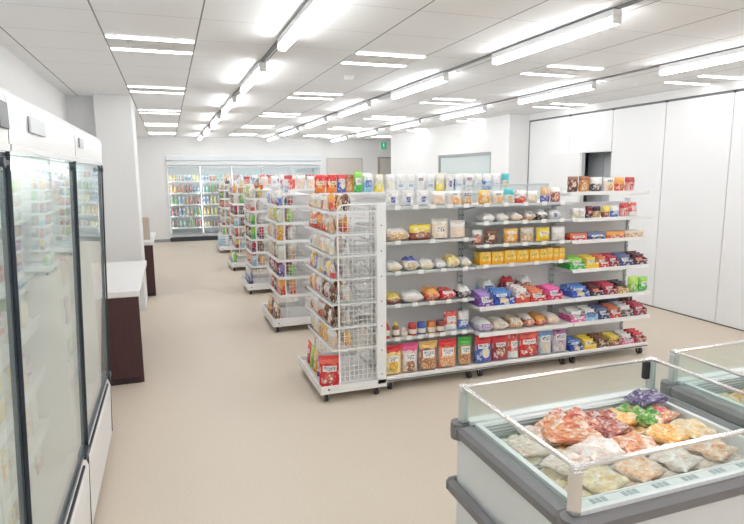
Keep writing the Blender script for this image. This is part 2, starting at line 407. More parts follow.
for k_, c_ in (('yellow',R_),('brownpink',(.65,.06,.2)),('nutsdark',(.68,.42,.14)),('nutsorange',R_),('nutsgreen',(.05,.35,.06)),('bluered',R_),('darkred',(.66,.05,.06)),('redwhite',R_),('red',(.75,.06,.05)),('clearblue',(.55,.6,.68)),('clearpurple',(.5,.4,.45))): seal(k_, c_)
KN = {'pouch':'snack_pouch','pack':'snack_bag','lying':'food_bag','carton':'carton','tray':'display_tray','flat':'snack_packet'}
KW = {'pouch':'snack pouch','pack':'snack bag','lying':'food bag','carton':'carton','tray':'open tray','flat':'snack packet'}
KC = {'pouch':'snack pouch','pack':'snack bag','lying':'food bag','carton':'box','tray':'tray','flat':'snack packet'}
ORD = ['first','second','third','fourth','fifth','sixth','seventh','eighth','ninth','tenth','eleventh','twelfth','thirteenth','fourteenth','fifteenth','sixteenth','seventeenth','eighteenth','nineteenth','twentieth']
ROWS = []
def put(kind, key, x, y, z, w, d, h, rz=0.0, rx=0.0, ry=0.0, seed=0, where='', group='', words=None, nm=None, cnt='from the left'):
    nm, nw, nc = nm or (KN[kind], KW[kind], KC[kind])
    res = shape(kind, key, seed)
    o = bpy.data.objects.new(nm, res[0][1]); COL.objects.link(o)
    o.location = (x, y, z); o.rotation_euler = (rx, ry, rz); o.scale = (w, d, h)
    for pn, me in res[1:]:
        c = bpy.data.objects.new(pn, me); COL.objects.link(c); c.parent = o
    ROWS.append((o, (words or PAL[key][0])+' '+nw, where, cnt))
    tag(o, None, nc, group)
    return o
def finish_labels():
    from collections import defaultdict
    g = defaultdict(list)
    for r in ROWS: g[(r[1], r[2])].append(r)
    for (desc, where), rs in g.items():
        for i, r in enumerate(rs):
            if len(rs) == 1: lab = f"{desc} {where}"
            else: lab = f"{ORD[i]} {desc} {r[3]}, {where}"
            r[0]['label'] = lab
def later(o, desc, where, count='from the left'): ROWS.append((o, desc, where, count))

# ------------------------------------------------------------------ room
CE = 2.49; XL = -1.02; XR = 5.38; YB = 14.5; Y0 = -3.0
GX, GY, OX, OY = .565, .55, -.33, 3.03
o = struct(MB().box(XL-.2, 7.2, Y0-.2, 16.2, -.1, 0).build('floor', floor_mat()))
o = struct(MB().box(XL-.2, 7.2, Y0-.2, 16.2, CE, CE+.1).build('ceiling', ceil_mat(GX, GY, OX, OY)))
struct(MB().box(XL-.15, XL, Y0, YB+.15, 0, CE).build('wall_left', wallm))
struct(MB().box(XL-.15, 7.1, Y0-.15, Y0, 0, CE).build('wall_front', wallm))
# back wall with the opening of the walk-in cooler
CX0, CX1, CZ = -.02, 3.78, 2.06
b = MB(); b.box(XL, CX0, YB, YB+.15, 0, CE); b.box(CX1, 7.0, YB, YB+.15, 0, CE); b.box(CX0, CX1, YB, YB+.15, CZ, CE)
struct(b.build('wall_back', wallm))
struct(MB().box(7.0, 7.15, 7.5, YB+.15, 0, CE).build('wall_alcove', wallm))
struct(MB().box(CX1, 6.9, YB-.012, YB, 0, .06).build('baseboard_back', M('baseboard_grey', (.30,.33,.36), .5)))
struct(MB().box(XL, CX0, YB-.012, YB, 0, .07).build('baseboard_back_left', MATS['baseboard_grey']))
# left projecting pillar
b = MB(); b.box(XL, -.72, 7.32, 7.85, 0, CE); b.box(-.72, -.335, 7.12, 7.85, 0, CE, .004)
struct(b.build('pillar_left', wallm))
# right: far wall block with the window
WX = 5.02
b = MB(); wy0, wy1, wz0, wz1 = 8.24, 10.2, 1.0, 1.94
b.box(WX, WX+.2, 7.72, wy0, 0, CE); b.box(WX, WX+.2, wy1, 12.7, 0, CE); b.box(WX, WX+.2, wy0, wy1, 0, wz0); b.box(WX, WX+.2, wy0, wy1, wz1, CE)
b.box(WX+.2, 5.9, 7.72, 7.74, 0, CE)
b.box(WX+.2, 5.9, 12.5, 12.7, 0, CE)
struct(b.build('wall_right_far', wallm))
b = MB()
for a in ((wy0,wy0+.05,wz0,wz1),(wy1-.05,wy1,wz0,wz1)): b.box(WX+.01,WX+.08,*a)
b.box(WX+.01,WX+.08,wy0+.05,wy1-.05,wz1-.05,wz1); b.box(WX+.01,WX+.08,wy0+.05,wy1-.05,wz0,wz0+.04)
wn = struct(b.build('window_1', M('window_frame_grey', (.33,.34,.36), .4)))
p = MB().box(WX+.035, WX+.05, wy0+.05, wy1-.05, wz0+.04, wz1-.05).build('pane', M('frosted_pane', (.62,.70,.69), .25), wn)
# exit door and beige shutter in the back wall
b = MB(); b.box(5.34,5.40,YB-.03,YB,0,2.04); b.box(5.72,5.78,YB-.03,YB,0,2.04); b.box(5.40,5.72,YB-.03,YB,2.0,2.04)
d = struct(b.build('door_1', M('door_frame_grey', (.42,.40,.38), .5)))
MB().box(5.40,5.72,YB-.015,YB,0,2.0).build('leaf', beigep, d)
b = MB(); b.box(3.92,3.95,YB-.02,YB,0,2.01); b.box(4.88,4.91,YB-.02,YB,0,2.01); b.box(3.95,4.88,YB-.02,YB,1.98,2.01)
d = struct(b.build('door_2', M('shutter_frame', (.60,.58,.56), .5)))
MB().box(3.95,4.88,YB-.012,YB,0,1.98).build('leaf', beigep, d)
# exit sign
t_ = empty('exit_sign', (5.5, YB, 2.33)); tag(t_, 'small green running man exit sign above the exit door', 'sign')
MB().box(-.085,.085,-.05,0,-.1,.1,.004).build('housing', white2, t_)
b = MB().box(-.075,.075,-.053,-.0505,-.09,.09)
f_ = b.build('sign_face', emit('exit_green', (.05,.75,.35), .7), t_)
b = MB(); b.box(-.012,.012,-.0545,-.0535,.0,.045); b.lathe([(.001,.052),(.012,.055),(.012,.070),(.001,.074)], 8, 0, -.054)
for s in (-1,1): b.tube([(0,-.054,.0),(s*.022,-.054,-.03),(s*.03,-.054,-.06)], .004, 4); b.tube([(0,-.054,.04),(s*.03,-.054,.02)], .004, 4)
b.build('pictogram', emit('sign_white', (.8,1,.9), 1.2), t_)

# right partition: movable panels, opening, track
XP = XR
seams = [7.72, 6.76, 5.93, 5.11, 4.28, 3.45, 2.62, 1.79, .96, .13, -.7, -1.53, -2.36, -3.0]
OPY0, OPY1, OPZ = 5.94, 6.48, 1.86
for i in range(len(seams)-1):
    y1, y0 = seams[i], seams[i+1]; b = MB()
    if i == 1:
        b.box(XP, XP+.06, y0+.004, y1-.004, OPZ, 2.375, .003); b.box(XP, XP+.06, OPY1, y1-.004, .01, OPZ)
    else: b.box(XP, XP+.06, y0+.004, y1-.004, .01, 2.375, .003)
    struct(b.build('wall_right_panel', panelm))
b = MB(); b.box(XP+.01, XP+.05, Y0, 7.72, 2.376, 2.40); b.box(XP+.03,XP+.05,Y0,5.93,0.012,2.376); b.box(XP+.03,XP+.05,6.77,7.72,0.012,2.376)
b.box(XP-.004,XP+.02,7.70,7.725,0,2.40)
struct(b.build('trim_track', greyt))
b = MB()
for s_ in seams[1:-1]: b.box(XP-.006, XP+.012, s_-.012, s_+.012, 2.372, 2.392)
struct(b.build('trim_hangers', dark))
struct(MB().box(XP-.02, XP+.15, Y0, 7.72, 2.40, CE).build('trim_bulkhead', wallm))
struct(MB().box(XP-.004, XP, Y0, 5.9, 0, .012).build('baseboard_right', M('floor_gap_dark', (.10,.09,.08), .6)))
# room seen through the opening
b = MB(); b.box(6.3,6.4,5.2,7.5,0,CE); b.box(5.45,6.3,7.40,7.5,0,CE); b.box(5.45,6.4,5.1,5.2,0,CE)
struct(b.build('wall_back_room', M('back_room_paint', (.42,.45,.48), .7)))
struct(MB().box(XP+.06, XP+.14, Y0, 5.0, 0, CE).build('wall_right', wallm))
t_ = empty('locker', (5.72, 6.3, 0)); tag(t_, 'light grey metal locker behind the opening in the partition', 'locker')
MB().box(0,.45,-.2,.45,.0,1.95,.006).build('body', M('locker_grey', (.52,.55,.58), .4), t_)
MB().box(-.012,0,-.19,.12,.03,1.92,.003).build('door', M('locker_door', (.60,.63,.66), .4), t_)
MB().box(-.012,0,.13,.44,.03,1.92,.003).build('door', MATS['locker_door'], t_)
# pale board leaning / mounted on the partition beside the opening
o = MB().box(XP-.012, XP-.001, 6.50, 7.22, 1.02, 1.86, .003).build('white_board', M('board_white', (.86,.86,.86), .3))
tag(o, 'plain white board mounted on the partition beside the dark opening', 'board')

# ------------------------------------------------------------------ ceiling lamps
tube_m = emit('tube_light', (.98,.99,1), 33.0)
strip_m = emit('strip_light', (.98,.99,1), 14.0)
house_m = M('lamp_housing', (.83,.83,.84), .4)
CH.clear()
def batten():
    r = empty('batten_light')
    a = MB().box(-.03,.03,0,1.25,-.050,-.012,.003).build('housing', house_m, r)
    prof = [(-.025,-.0505),(-.026,-.080),(-.020,-.088),(.020,-.088),(.026,-.080),(.025,-.0505)]
    d = MB().prism(prof, 'y', .012, 1.238).build('diffuser', tube_m, r, True)
    e = MB().prism([(x*1.04, z*1.0) for x, z in prof], 'y', 0, .0115).build('end_cap', house_m, r)
    e2 = MB().prism([(x*1.04, z*1.0) for x, z in prof], 'y', 1.2385, 1.25).build('end_cap', house_m, r)
    CH[r.name] = [a, d, e, e2]; return r
pb = batten(); first = True
TX = [(.76,'above the left aisle'), (2.37,'over the gondolas'), (3.98,'nearest the partition wall')]
ln = {.76:'left', 2.37:'middle', 3.98:'right'}
for tx, wh in TX:
    n = 0
    for k in range(-2, 6):  # farthest batten on each track is an added lamp, brightens the back wall
        y = 2.62+2.05*k
        if y > 12.95 or y < Y0: continue
        if tx == 3.98 and k == 0: y = 2.61
        r = pb if first else copy_tree(pb); first = False
        r.location = (tx, y, CE)
        tag(r, None, 'ceiling light', 'surface batten lights under the tracks')
        later(r, 'glowing white batten light', f'on the {ln[tx]} ceiling track', 'from the near end')
    t_ = MB(); t_.box(tx-.014, tx+.014, Y0+.1, 13.2, CE-.012, CE, 0)
    o = t_.build('lighting_track', greyt); tag(o, f'dark grey lighting track, the {ln[tx]} one of three along the ceiling', 'track', 'lighting tracks along the ceiling')
def troffer():
    r = empty('recessed_light'); w, d = GX, GY*.80
    b = MB(); b.box(0.01,w-.01,0,d,-.006,0)
    a = b.build('frame', M('troffer_frame', (.74,.73,.72), .6), r)
    c1 = MB().box(.012,w-.012,.0,.055,-.011,-.0065).build('diffuser', strip_m, r)
    c2 = MB().box(.012,w-.012,d-.055,d,-.011,-.0065).build('diffuser', strip_m, r)
    v = MB()
    v.box(.13,.43,.15,.155,-.008,-.0062); v.box(.13,.43,.29,.295,-.008,-.0062); v.box(.13,.135,.155,.29,-.008,-.0062); v.box(.425,.43,.155,.29,-.008,-.0062)
    v_ = v.build('vent_slot', M('vent_grey', (.55,.55,.54), .6), r)
    CH[r.name] = [a, c1, c2, v_]; return r
pt = troffer(); first = True
cn = ['first','second','third','fourth']
for ci, cx in enumerate((OX, OX+3*GX, OX+6*GX, OX+9*GX)):
    for k in range(-3, 5):
        y = 4.13+2.2*k
        r = pt if first else copy_tree(pt); first = False
        r.location = (cx, y, CE)
        tag(r, None, 'ceiling light', 'recessed twin strip lights in the ceiling')
        later(r, 'recessed twin strip light', f'in the {cn[ci]} row from the refrigerators', 'from the near end')
o = MB().lathe([(.001,0),(.045,0),(.05,-.012),(.035,-.035),(.001,-.04)][::-1], 16).build('smoke_detector', white2); o.location = (1.62, 5.15, CE)
tag(o, 'small round smoke detector on the ceiling between two recessed lights', 'smoke detector')

# ------------------------------------------------------------------ refrigerators on the left
gl_f = glass('fridge_glass', (.90,.95,.94), 1.5, haze=.11)
gl_c = glass('cooler_glass', (.97,.985,.985), 1.3, haze=.03)
gl_z = glass('freezer_glass', (.93,.965,.955), 1.35, haze=.05)
def xf(z): return -.405+.07*z/1.8
def fridge(y0, y1, label):
    r = empty('glass_door_refrigerator', (0, y0, 0)); L = y1-y0
    tag(r, label, 'refrigerator', 'glass door refrigerators along the left wall')
    b = MB(); xb = XL+.01
    b.box(xb, xb+.04, .005, L-.005, .05, 1.78)
    b.box(xb+.04, xf(1)-.07, .005, .03, .05, 1.78); b.box(xb+.04, xf(1)-.07, L-.03, L-.005, .05, 1.78)
    b.box(xb+.04, xf(1)-.07, .03, L-.03, .05, .40); b.box(xb+.04, xf(1)-.07, .03, L-.03, 1.66, 1.78)
    b.build('cabinet', white, r)
    MB().prism([(xf(.1)-.008,.08),(xf(.1)+.001,.08),(xf(1.76)+.001,1.76),(xf(1.76)-.008,1.76)], 'y', L-.0028, L-.0005).build('edge_strip', darkf, r)
    hz = [(xb,1.675),(xf(1.68),1.675),(xf(1.76),1.76)]+[(xf(1.78)-.06+.06*math.cos(a), 1.762+.06*math.sin(a)) for a in (.3,.7,1.1,1.5)]+[(xb,1.822)]
    h = MB().prism(hz, 'y', .003, L-.003).build('header', white2, r, True)
    MB().prism([(xf(1.64)-.02,1.657),(xf(1.64)+.004,1.657),(xf(1.655)+.004,1.674),(xf(1.64)-.02,1.674)],'y',.01,L-.01).build('light_strip', M('bright_trim',(.93,.94,.95),.25), r)
    b = MB(); b.prism([(xf(0)-.07,.06),(xf(0),.06),(xf(.37),.37),(xf(.40)-.012,.405),(xf(.44)-.03,.45),(xf(.44)-.07,.45)], 'y', .004, L-.004)
    b.build('base_panel', white2, r)
    MB().box(xf(.40)-.012, xf(.40)-.003, .06, L-.08, .397, .4075).build('slot', darkf, r)
    # door: frame with dark verticals, glass
    fr = MB()
    for a, c in ((.006,.009),(L-.014,L-.006)):
        fr.prism([(xf(.45)-.022,.452),(xf(.45)-.009,.452),(xf(1.65)-.009,1.655),(xf(1.65)-.022,1.655)], 'y', a, c)
    fr.prism([(xf(.45)-.03,.452),(xf(.45)-.004,.452),(xf(.47)-.004,.47),(xf(.47)-.03,.47)], 'y', .0092, L-.0142)
    dr = fr.build('door', darkf, r)
    g = MB().prism([(xf(.47)-.02,.471),(xf(.47)-.012,.471),(xf(1.65)-.012,1.655),(xf(1.65)-.02,1.655)], 'y', .0095, L-.0145)
    g.build('glass_pane', gl_f, dr)
    hb = MB(); hb.box(xf(1.6)-.01, xf(1.6)+.004, L-.10, L-.004, 1.625, 1.637, .003); hb.cyl((xf(1.6),L-.10,1.631),(xf(1.6)+.014,L-.10,1.631),.012,10); hb.build('hinge', darkf, dr)
    hb = MB(); hb.box(xf(.46)-.01, xf(.46)+.006, L-.08, L-.004, .43, .46, .003); hb.build('hinge', darkf, dr)
    for z in (.62,.83,1.04,1.25,1.46):
        b = MB(); b.box(xb+.05, -.52, .035, L-.035, z-.012, z); b.box(-.52,-.512,.035,L-.035,z-.03,z+.012); b.build('shelf', white, r)
    for yy in (.06, L-.06):
        MB().cyl((xf(0)-.05, yy, 0), (xf(0)-.05, yy, .06), .022, 10).build('foot', dark, r)
        MB().cyl((xb+.08, yy, 0), (xb+.08, yy, .06), .022, 10).build('foot', dark, r)
    MB().box(-.54,-.525,.04,L-.04,1.62,1.655).build('lamp', emit('fridge_lamp_%d' % int(y0*100), (.93,.99,1), 17), r)
    return r
FU = [(.58,1.54),(1.54,2.56),(2.56,3.56)]
FL = ['leftmost glass door refrigerator cut by the picture edge','middle glass door refrigerator with grey name plate on its header','last glass door refrigerator, beside the dark counter']
fr_roots = [fridge(a, c, l) for (a, c), l in zip(FU, FL)]
p = MB().box(-.002,.004,-.1,.1,-.022,.022,.002).build('name_plate', M('plate_grey', (.50,.54,.57), .35), fr_roots[1]); p.location = (xf(1.74)+.003, .30, 1.735)
p = MB().box(-.002,.004,-.05,.05,-.02,.02,.002).build('name_plate', MATS['plate_grey'], fr_roots[2]); p.location = (xf(1.74)+.003, .14, 1.735)
p = MB().box(-.002,.004,-.04,.04,-.03,.03,.002).build('name_plate', darkf, fr_roots[0]); p.location = (xf(1.74)+.003, .90, 1.735)
fk = ['cream','redwhite','green','yellowcream','peach','lightblue','whitered','tan','redpink','clear','yellowp','beige','orange','pale','purple']
for ui, (a, c) in enumerate(FU):
    for si, z in enumerate((.452,.62,.83,1.04,1.25,1.46)):
        n = 8; rnd = random.Random(ui*10+si)
        if ui == 0: n = 4; 
        ys = [a+.10+(c-a-.2)*(i+.5)/8 for i in range(8)]
        if ui == 0: ys = ys[4:]
        for yy in ys:
            k = fk[rnd.randrange(len(fk))]; kd = rnd.choice(['pack','carton','pack'])
            h = rnd.uniform(.09,.15); 
            put(kd, k, -.565, yy, z+.001, .09, .055, h, rz=PI/2, seed=si % 3, where=f"{['leftmost','middle','last'][ui]} refrigerator, {ORD[5-si]} shelf down", group='chilled food inside the refrigerators', nm=('chilled_food_pack','chilled food pack','food pack'), cnt='from near end')

# ------------------------------------------------------------------ counters
def counter(x0, x1, y0, y1, z, lab):
    r = empty('counter', (x0, y0, 0)); tag(r, lab, 'counter', 'dark wood counters with white tops')
    w, d = x1-x0, y1-y0
    b = MB(); b.box(0, w, 0, .03, .0, z-.05, .003); b.box(0, w-.13, .03, d, .0, z-.05); b.build('body', woodm, r)
    MB().box(-.005, w+.012, -.012, d+.01, z-.05, z, .006).build('countertop', M('white_laminate', (.86,.86,.85), .25), r)
    MB().box(.02, w-.02, -.003, 0, .0, .05).build('plinth', M('plinth_dark', (.03,.012,.014), .5), r)
    return r
counter(-.98, -.262, 4.60, 6.2, .735, 'dark brown counter with white top beside the refrigerators')
counter(-.98, -.235, 8.0, 9.3, .735, 'dark brown counter with white top behind the pillar')
b = MB(); b.box(-.16,.0,-.11,.11,0,.30,.004)
o = b.build('cardboard_box', M('cardboard', (.52,.44,.36), .7)); o.location = (-.27, 8.35, .736); tag(o, 'tan box standing on the far counter behind the pillar', 'box')

# ------------------------------------------------------------------ walk-in drinks cooler
cr = empty('drinks_cooler', (CX0, YB, 0)); tag(cr, 'wide white built-in cooler with five glass doors in the back wall', 'cooler')
CW = CX1-CX0
b = MB(); b.box(0,CW,.75,.8,.0,CZ); b.box(0,.03,0,.75,0,CZ); b.box(CW-.03,CW,0,.75,0,CZ); b.box(.03,CW-.03,.03,.75,0,.12); b.box(.03,CW-.03,0,.75,1.80,CZ-.001)
b.build('cabinet', M('cooler_liner', (.88,.90,.91), .4), cr)
b = MB(); b.box(0,CW,-.05,0,1.83,1.93,.01); b.box(0,CW,-.05,0,1.94,CZ+.0,.01); b.build('header', M('cooler_header', (.80,.83,.85), .35), cr)
MB().box(0,CW,-.055,-.04,1.928,1.942).build('header_trim', M('trim_grey', (.45,.50,.52), .4), cr)
MB().box(0,CW,-.02,.03,0,.10).build('kick_plate', M('kick_dark', (.05,.055,.07), .5), cr)
nd = 5; dw = (CW-.06)/nd
frm = M('cooler_door_frame', (.62,.66,.68), .35, metal=.3); led = emit('cooler_led', (.93,.98,1), 10.0)
for i in range(nd):
    x0 = .03+i*dw; x1 = x0+dw
    b = MB(); b.box(x0+.003,x0+.035,-.04,-.005,.12,1.80); b.box(x1-.035,x1-.003,-.04,-.005,.12,1.80); b.box(x0+.035,x1-.035,-.04,-.005,.12,.17); b.box(x0+.035,x1-.035,-.04,-.005,1.76,1.80)
    d = b.build('door', frm, cr)
    MB().box(x0+.036,x1-.036,-.028,-.022,.171,1.759).build('glass_pane', gl_c, d)
    hd = MB(); hd.cyl((x1-.02,-.065,.75),(x1-.02,-.065,1.1),.008,8); hd.box(x1-.026,x1-.014,-.065,-.038,.76,.775); hd.box(x1-.026,x1-.014,-.065,-.038,1.075,1.09); hd.build('handle', galv, d)
    for z in (.33,.61,.89,1.17,1.45):
        b = MB(); b.box(x0+.03,x1-.03,.10,.55,z-.012,z); b.box(x0+.03,x1-.03,.092,.10,z-.03,z+.008); b.build('shelf', white, cr)
    MB().box(x0+.002,x0+.016,.035,.06,.2,1.75).build('led_strip', led, cr)
MB().box(.06,CW-.06,.05,.09,1.775,1.795).build('led_strip', led, cr)
def drink_mat(n, c, lab, cap):
    m, t = newmat('drink_'+n); tc = t.n('ShaderNodeTexCoord'); sp = t.n('ShaderNodeSeparateXYZ'); t.l(tc.outputs['Generated'], sp.inputs[0]); z = sp.outputs[2]
    a = t.math('MULTIPLY', t.math('GREATER_THAN', z, .30), t.math('LESS_THAN', z, .62))
    c = tuple(.25*.8+.75*v for v in c); lab = tuple(.2*.85+.8*v for v in lab); cc = t.mix(a, c, lab); cc = t.mix(t.math('GREATER_THAN', z, .90), cc, cap); t.bsdf(cc, .2, coat=.5); return m
DM = [('green tea',(.22,.42,.06),(.12,.45,.12),W_),('water',(.60,.72,.78),(.15,.4,.7),W_),('cola',(.08,.02,.01),R_,R_),('orange juice',(.85,.38,.03),(.9,.7,.2),O_),('milk tea',(.62,.45,.3),(.85,.75,.6),W_),('lemon',(.85,.75,.15),(.9,.85,.5),Y_),('coffee',(.10,.05,.03),(.35,.2,.1),BK),('sports drink',(.7,.76,.8),(.05,.2,.6),(.1,.3,.7)),('red tea',(.55,.15,.04),(.75,.3,.1),W_),('teal soda',(.15,.55,.5),(.8,.85,.8),TE)]
dmesh = []
for n, c, lab, cap in DM:
    mt = drink_mat(n.replace(' ', '_'), c, lab, cap)
    bt = MB().lathe([(.028,0),(.031,.01),(.031,.07),(.029,.09),(.031,.12),(.028,.15),(.013,.18),(.013,.205),(.001,.206)], 10).mesh('bottle', mt, True)
    cn_ = MB().lathe([(.024,0),(.031,.008),(.031,.112),(.025,.122),(.001,.123)], 10).mesh('can', mt, True)
    dmesh.append((n, bt, cn_))
for i in range(nd):
    for si, z in enumerate((.33,.61,.89,1.17,1.45)):
        if i > 2 and si < 2: continue
        rnd = random.Random(i*7+si); j = 0; per = 8
        colr = rnd.sample(range(10), 4)
        for j in range(per):
            n, bt, cm = dmesh[colr[j//2]]; can = (si == 4) or (si == 3 and j > 5) or (si == 0 and i == 1)
            o = bpy.data.objects.new('drink_can' if can else 'drink_bottle', cm if can else bt); COL.objects.link(o)
            o.location = (CX0+.03+i*dw+.065+j*(dw-.13)/(per-1), YB+.145, z+.0005)
            if can and si == 4: o.scale = (.95,.95,1.15)
            tag(o, None, 'can' if can else 'bottle', 'drinks in the cooler')
            later(o, f"{n} {'can' if can else 'bottle'}", f'on the {ORD[4-si]} shelf behind the {ORD[i]} cooler door')

# ------------------------------------------------------------------ shelving
def caster(b, x, y, r=.031):
    b.mat(1).cyl((x-.011,y,r),(x+.011,y,r),r,14).mat(0).box(x-.016,x+.016,y-.012,y+.012,r+.012,.078)
    b.mat(0).cyl((x-.0125,y,r),(x+.0125,y,r),.008,8)
def bay(x0, x1, yc, shelves, label, front=True, base_d=.33, group='wheeled gondola bays'):
    """double sided gondola bay; shelves: (z, depth, style)"""
    r = empty('gondola_shelf', (x0, yc, 0)); tag(r, label, 'shelf', group); w = x1-x0
    b = MB(); b.box(.002,w-.002,-base_d,base_d,.078,.094,.003); b.box(.002,w-.002,-base_d,-base_d+.012,.076,.118,.002); b.box(.002,w-.002,base_d-.012,base_d,.076,.118,.002)
    b.box(.002,w-.002,-base_d+.012,base_d-.012,.094,.108)
    b.build('base_deck', white, r)
    MB().box(.012,w-.012,-.012,.012,.108,1.34).build('back_panel', M('back_panel', (.90,.89,.89), .5), r)
    for xx in (.002, w-.022):
        b = MB(); b.box(xx,xx+.02,-.03,.03,.078,1.37,.003).mat(1)
        for k in range(22): b.box(xx+.006,xx+.014,-.0305,-.029,.16+k*.055,.175+k*.055)
        b.build('upright', [galv, dark], r)
    for xx in (.05, w-.05):
        for s in (-1, 1):
            b = MB(); caster(b, xx, s*(base_d-.05)); b.build('caster', [chrome, dark], r)
    for z, d, st in shelves:
        m = white if st == 'w' else galv
        for s in ((-1, 1) if z < 1.3 else (-1,)):
            b = MB(); b.box(.004,w-.004,s*.03,s*d,z-.012,z)
            if st == 'w': b.box(.004,w-.004,s*d,s*(d+.006),z-.024,z+.006,.001)
            else:
                b.box(.004,w-.004,s*d,s*(d+.006),z-.016,z+.004,.001)
            for xx in (.024, w-.028): b.prism([(s*.03,z-.055),(s*.03,z-.012),(s*(d-.03),z-.012),(s*(d-.03),z-.02)], 'x', xx, xx+.003)
            b.build('shelf', m, r)
    return r
def tags(r, lst, y, z):
    for x in lst:
        o = MB().box(-.022,.022,-.003,0,-.016,.016).build('price_tag', tag_m, r); o.location = (x-r.location.x, y-r.location.y, z)
YC = 4.06
SA = [(.38,.26,'g'),(.635,.26,'g'),(.88,.26,'g'),(1.105,.26,'g'),(1.36,.26,'g')]
SB = [(.36,.33,'w'),(.57,.33,'w'),(.885,.26,'g'),(1.045,.26,'g'),(1.22,.25,'g'),(1.36,.25,'g')]
SCs = [(.36,.33,'w'),(.57,.33,'w'),(.80,.28,'w'),(1.04,.26,'w'),(1.22,.26,'w'),(1.435,.22,'w')]
A = bay(1.43, 2.20, YC, SA, 'first white gondola bay, holding jars and nut pouches, beside the end rack')
B = bay(2.20, 3.09, YC, SB, 'middle white gondola bay, holding the golden yellow cartons')
C = bay(3.09, 3.91, YC, SCs, 'last white gondola bay at the far end, nearest the partition wall')
for z, n, dz in ((.38,7,0),(.635,5,0),(.88,4,0),(1.105,3,0),(1.36,5,0)):
    tags(A, [1.55+i*(.56/(n-1)) for i in range(n)], YC-.267, z-.004)
for z, n in ((1.045,5),(.885,4),(1.22,5),(1.36,5)): tags(B, [2.29+i*(.70/(n-1)) for i in range(n)], YC-.267 if z < 1.1 else YC-.257, z-.004)
for z, n in ((.57,6),(.36,6)): tags(B, [2.27+i*(.74/(n-1)) for i in range(n)], YC-.337, z-.008)
for z, n, d in ((1.04,5,.267),(.80,5,.287),(1.22,6,.267),(.57,5,.337),(.36,5,.337)): tags(C, [3.17+i*(.66/(n-1)) for i in range(n)], YC-d, z-.008)
# clear dividers on the price rail of the first bay
for z, xs in ((.38,(1.50,1.58,1.66,1.72,1.80,1.88)),):
    pass
def row(where, group, y, z, items):
    for it in items:
        kind, key, x, w, h = it[:5]; d = it[5] if len(it) > 5 else {'pouch':.07,'pack':.05,'carton':.10,'tray':.17,'lying':.13,'flat':.03}[kind]
        rx = it[6] if len(it) > 6 else 0
        if kind == 'lying':   # w along X, h = thickness, d = depth
            put(kind, key, x, y+d/2, z+.001, w, d, h, seed=int(x*100) % 4, where=where, group=group)
        else:
            put(kind, key, x, y+d/2+.01, z+.001, w, d, h, rx=rx, seed=int(x*100) % 4, where=where, group=group, rz=random.uniform(-.05,.05) if kind == 'pouch' else 0)
            if kind == 'tray':
                for q in range(3):
                    put('flat', key, x, y+.045+.042*q, z+.012, w*.84, .032, h*(.88+.08*q), rx=0, seed=q, where='in its tray, '+where, group='packets standing in display trays', words=('front ','middle ','back ')[q]+PAL[key][0])
def W(n, bayn): return f"{bayn} gondola bay, {n}"
ya = YC-.245; yb = YC-.31
g_ = 'packs on the first gondola bay'
row(W('top shelf','first'), g_, ya, 1.36, [('pack','whiteblue',1.529,.112,.118),('pack','whiteblue',1.649,.108,.118),('pack','whiteblue',1.771,.112,.118),('pack','peach',1.905,.113,.106),('pack','peachorange',2.030,.108,.106),('pack','greyorange',2.140,.098,.105)])
row(W('second shelf down','first'), g_, ya, 1.105, [('lying','tanloaf',1.57,.18,.085,.15),('pack','yellowbrown',1.755,.185,.12,.07),('pouch','beige',1.920,.132,.152),('pouch','peach',2.072,.125,.135)])
row(W('third shelf down','first'), g_, ya, .88, [('lying','cream',1.54,.125,.07),('lying','bluecream',1.672,.13,.09),('lying','cream',1.805,.125,.07),('lying','pale',1.918,.092,.065),('lying','yellowcream',2.025,.118,.09),('lying','cream',2.138,.095,.062)])
row(W('fourth shelf down','first'), g_, ya, .635, [('lying','yellowbrown',1.535,.12,.075),('lying','clear',1.690,.18,.075,.16),('lying','redorange',1.850,.125,.09),('lying','red',1.985,.135,.078,.15),('lying','darkwhite',2.125,.115,.085)])
row(W('bottom deck','first'), g_, YC-.315, .108, [('pouch','yellow',1.508,.138,.225),('pouch','brownpink',1.645,.126,.228),('pouch','nutsdark',1.798,.152,.228),('pouch','nutsorange',1.962,.15,.226),('pouch','nutsgreen',2.115,.115,.226)])
g_ = 'packs on the middle gondola bay'
row(W('bottom deck','middle'), g_, YC-.315, .108, [('pouch','bluered',2.279,.15,.226),('pouch','darkred',2.432,.146,.226),('pouch','redwhite',2.556,.100,.222),('pouch','red',2.702,.178,.216),('pouch','clearblue',2.862,.13,.218),('pouch','clearpurple',3.008,.145,.218)])
row(W('shelf above the deck','middle'), g_, yb, .36, [('lying','lavender',2.287,.13,.085,.2),('lying','beige',2.427,.14,.08,.2),('lying','tan',2.568,.128,.08,.2),('lying','redbrown',2.690,.100,.085,.2),('lying','redorange',2.80,.100,.078,.2),('lying','peach',2.925,.125,.078,.2)])
row(W('second shelf from below','middle'), g_, yb, .57, [('tray','purple',2.282,.125,.10),('tray','blue',2.448,.18,.10),('tray','whitered',2.615,.13,.115),('tray','redbox',2.765,.145,.09),('tray','magenta',2.925,.145,.095)])
for x, k, w in ((2.40,'lightblue',.13),(2.60,'darkred',.12),(2.76,'redbrown',.13)):
    put('lying', k, x, YC-.09, .571, w, .13, .16, seed=1, where='behind the trays, middle gondola bay', group=g_)
row(W('shelf of golden cartons','middle'), g_, ya, .885, [('carton','ybox',x,w,h) for x, w, h in ((2.305,.10,.10),(2.415,.105,.097),(2.53,.11,.103),(2.645,.11,.10),(2.755,.09,.10),(2.842,.076,.10),(2.907,.05,.106),(2.965,.052,.10),(3.025,.055,.10))])
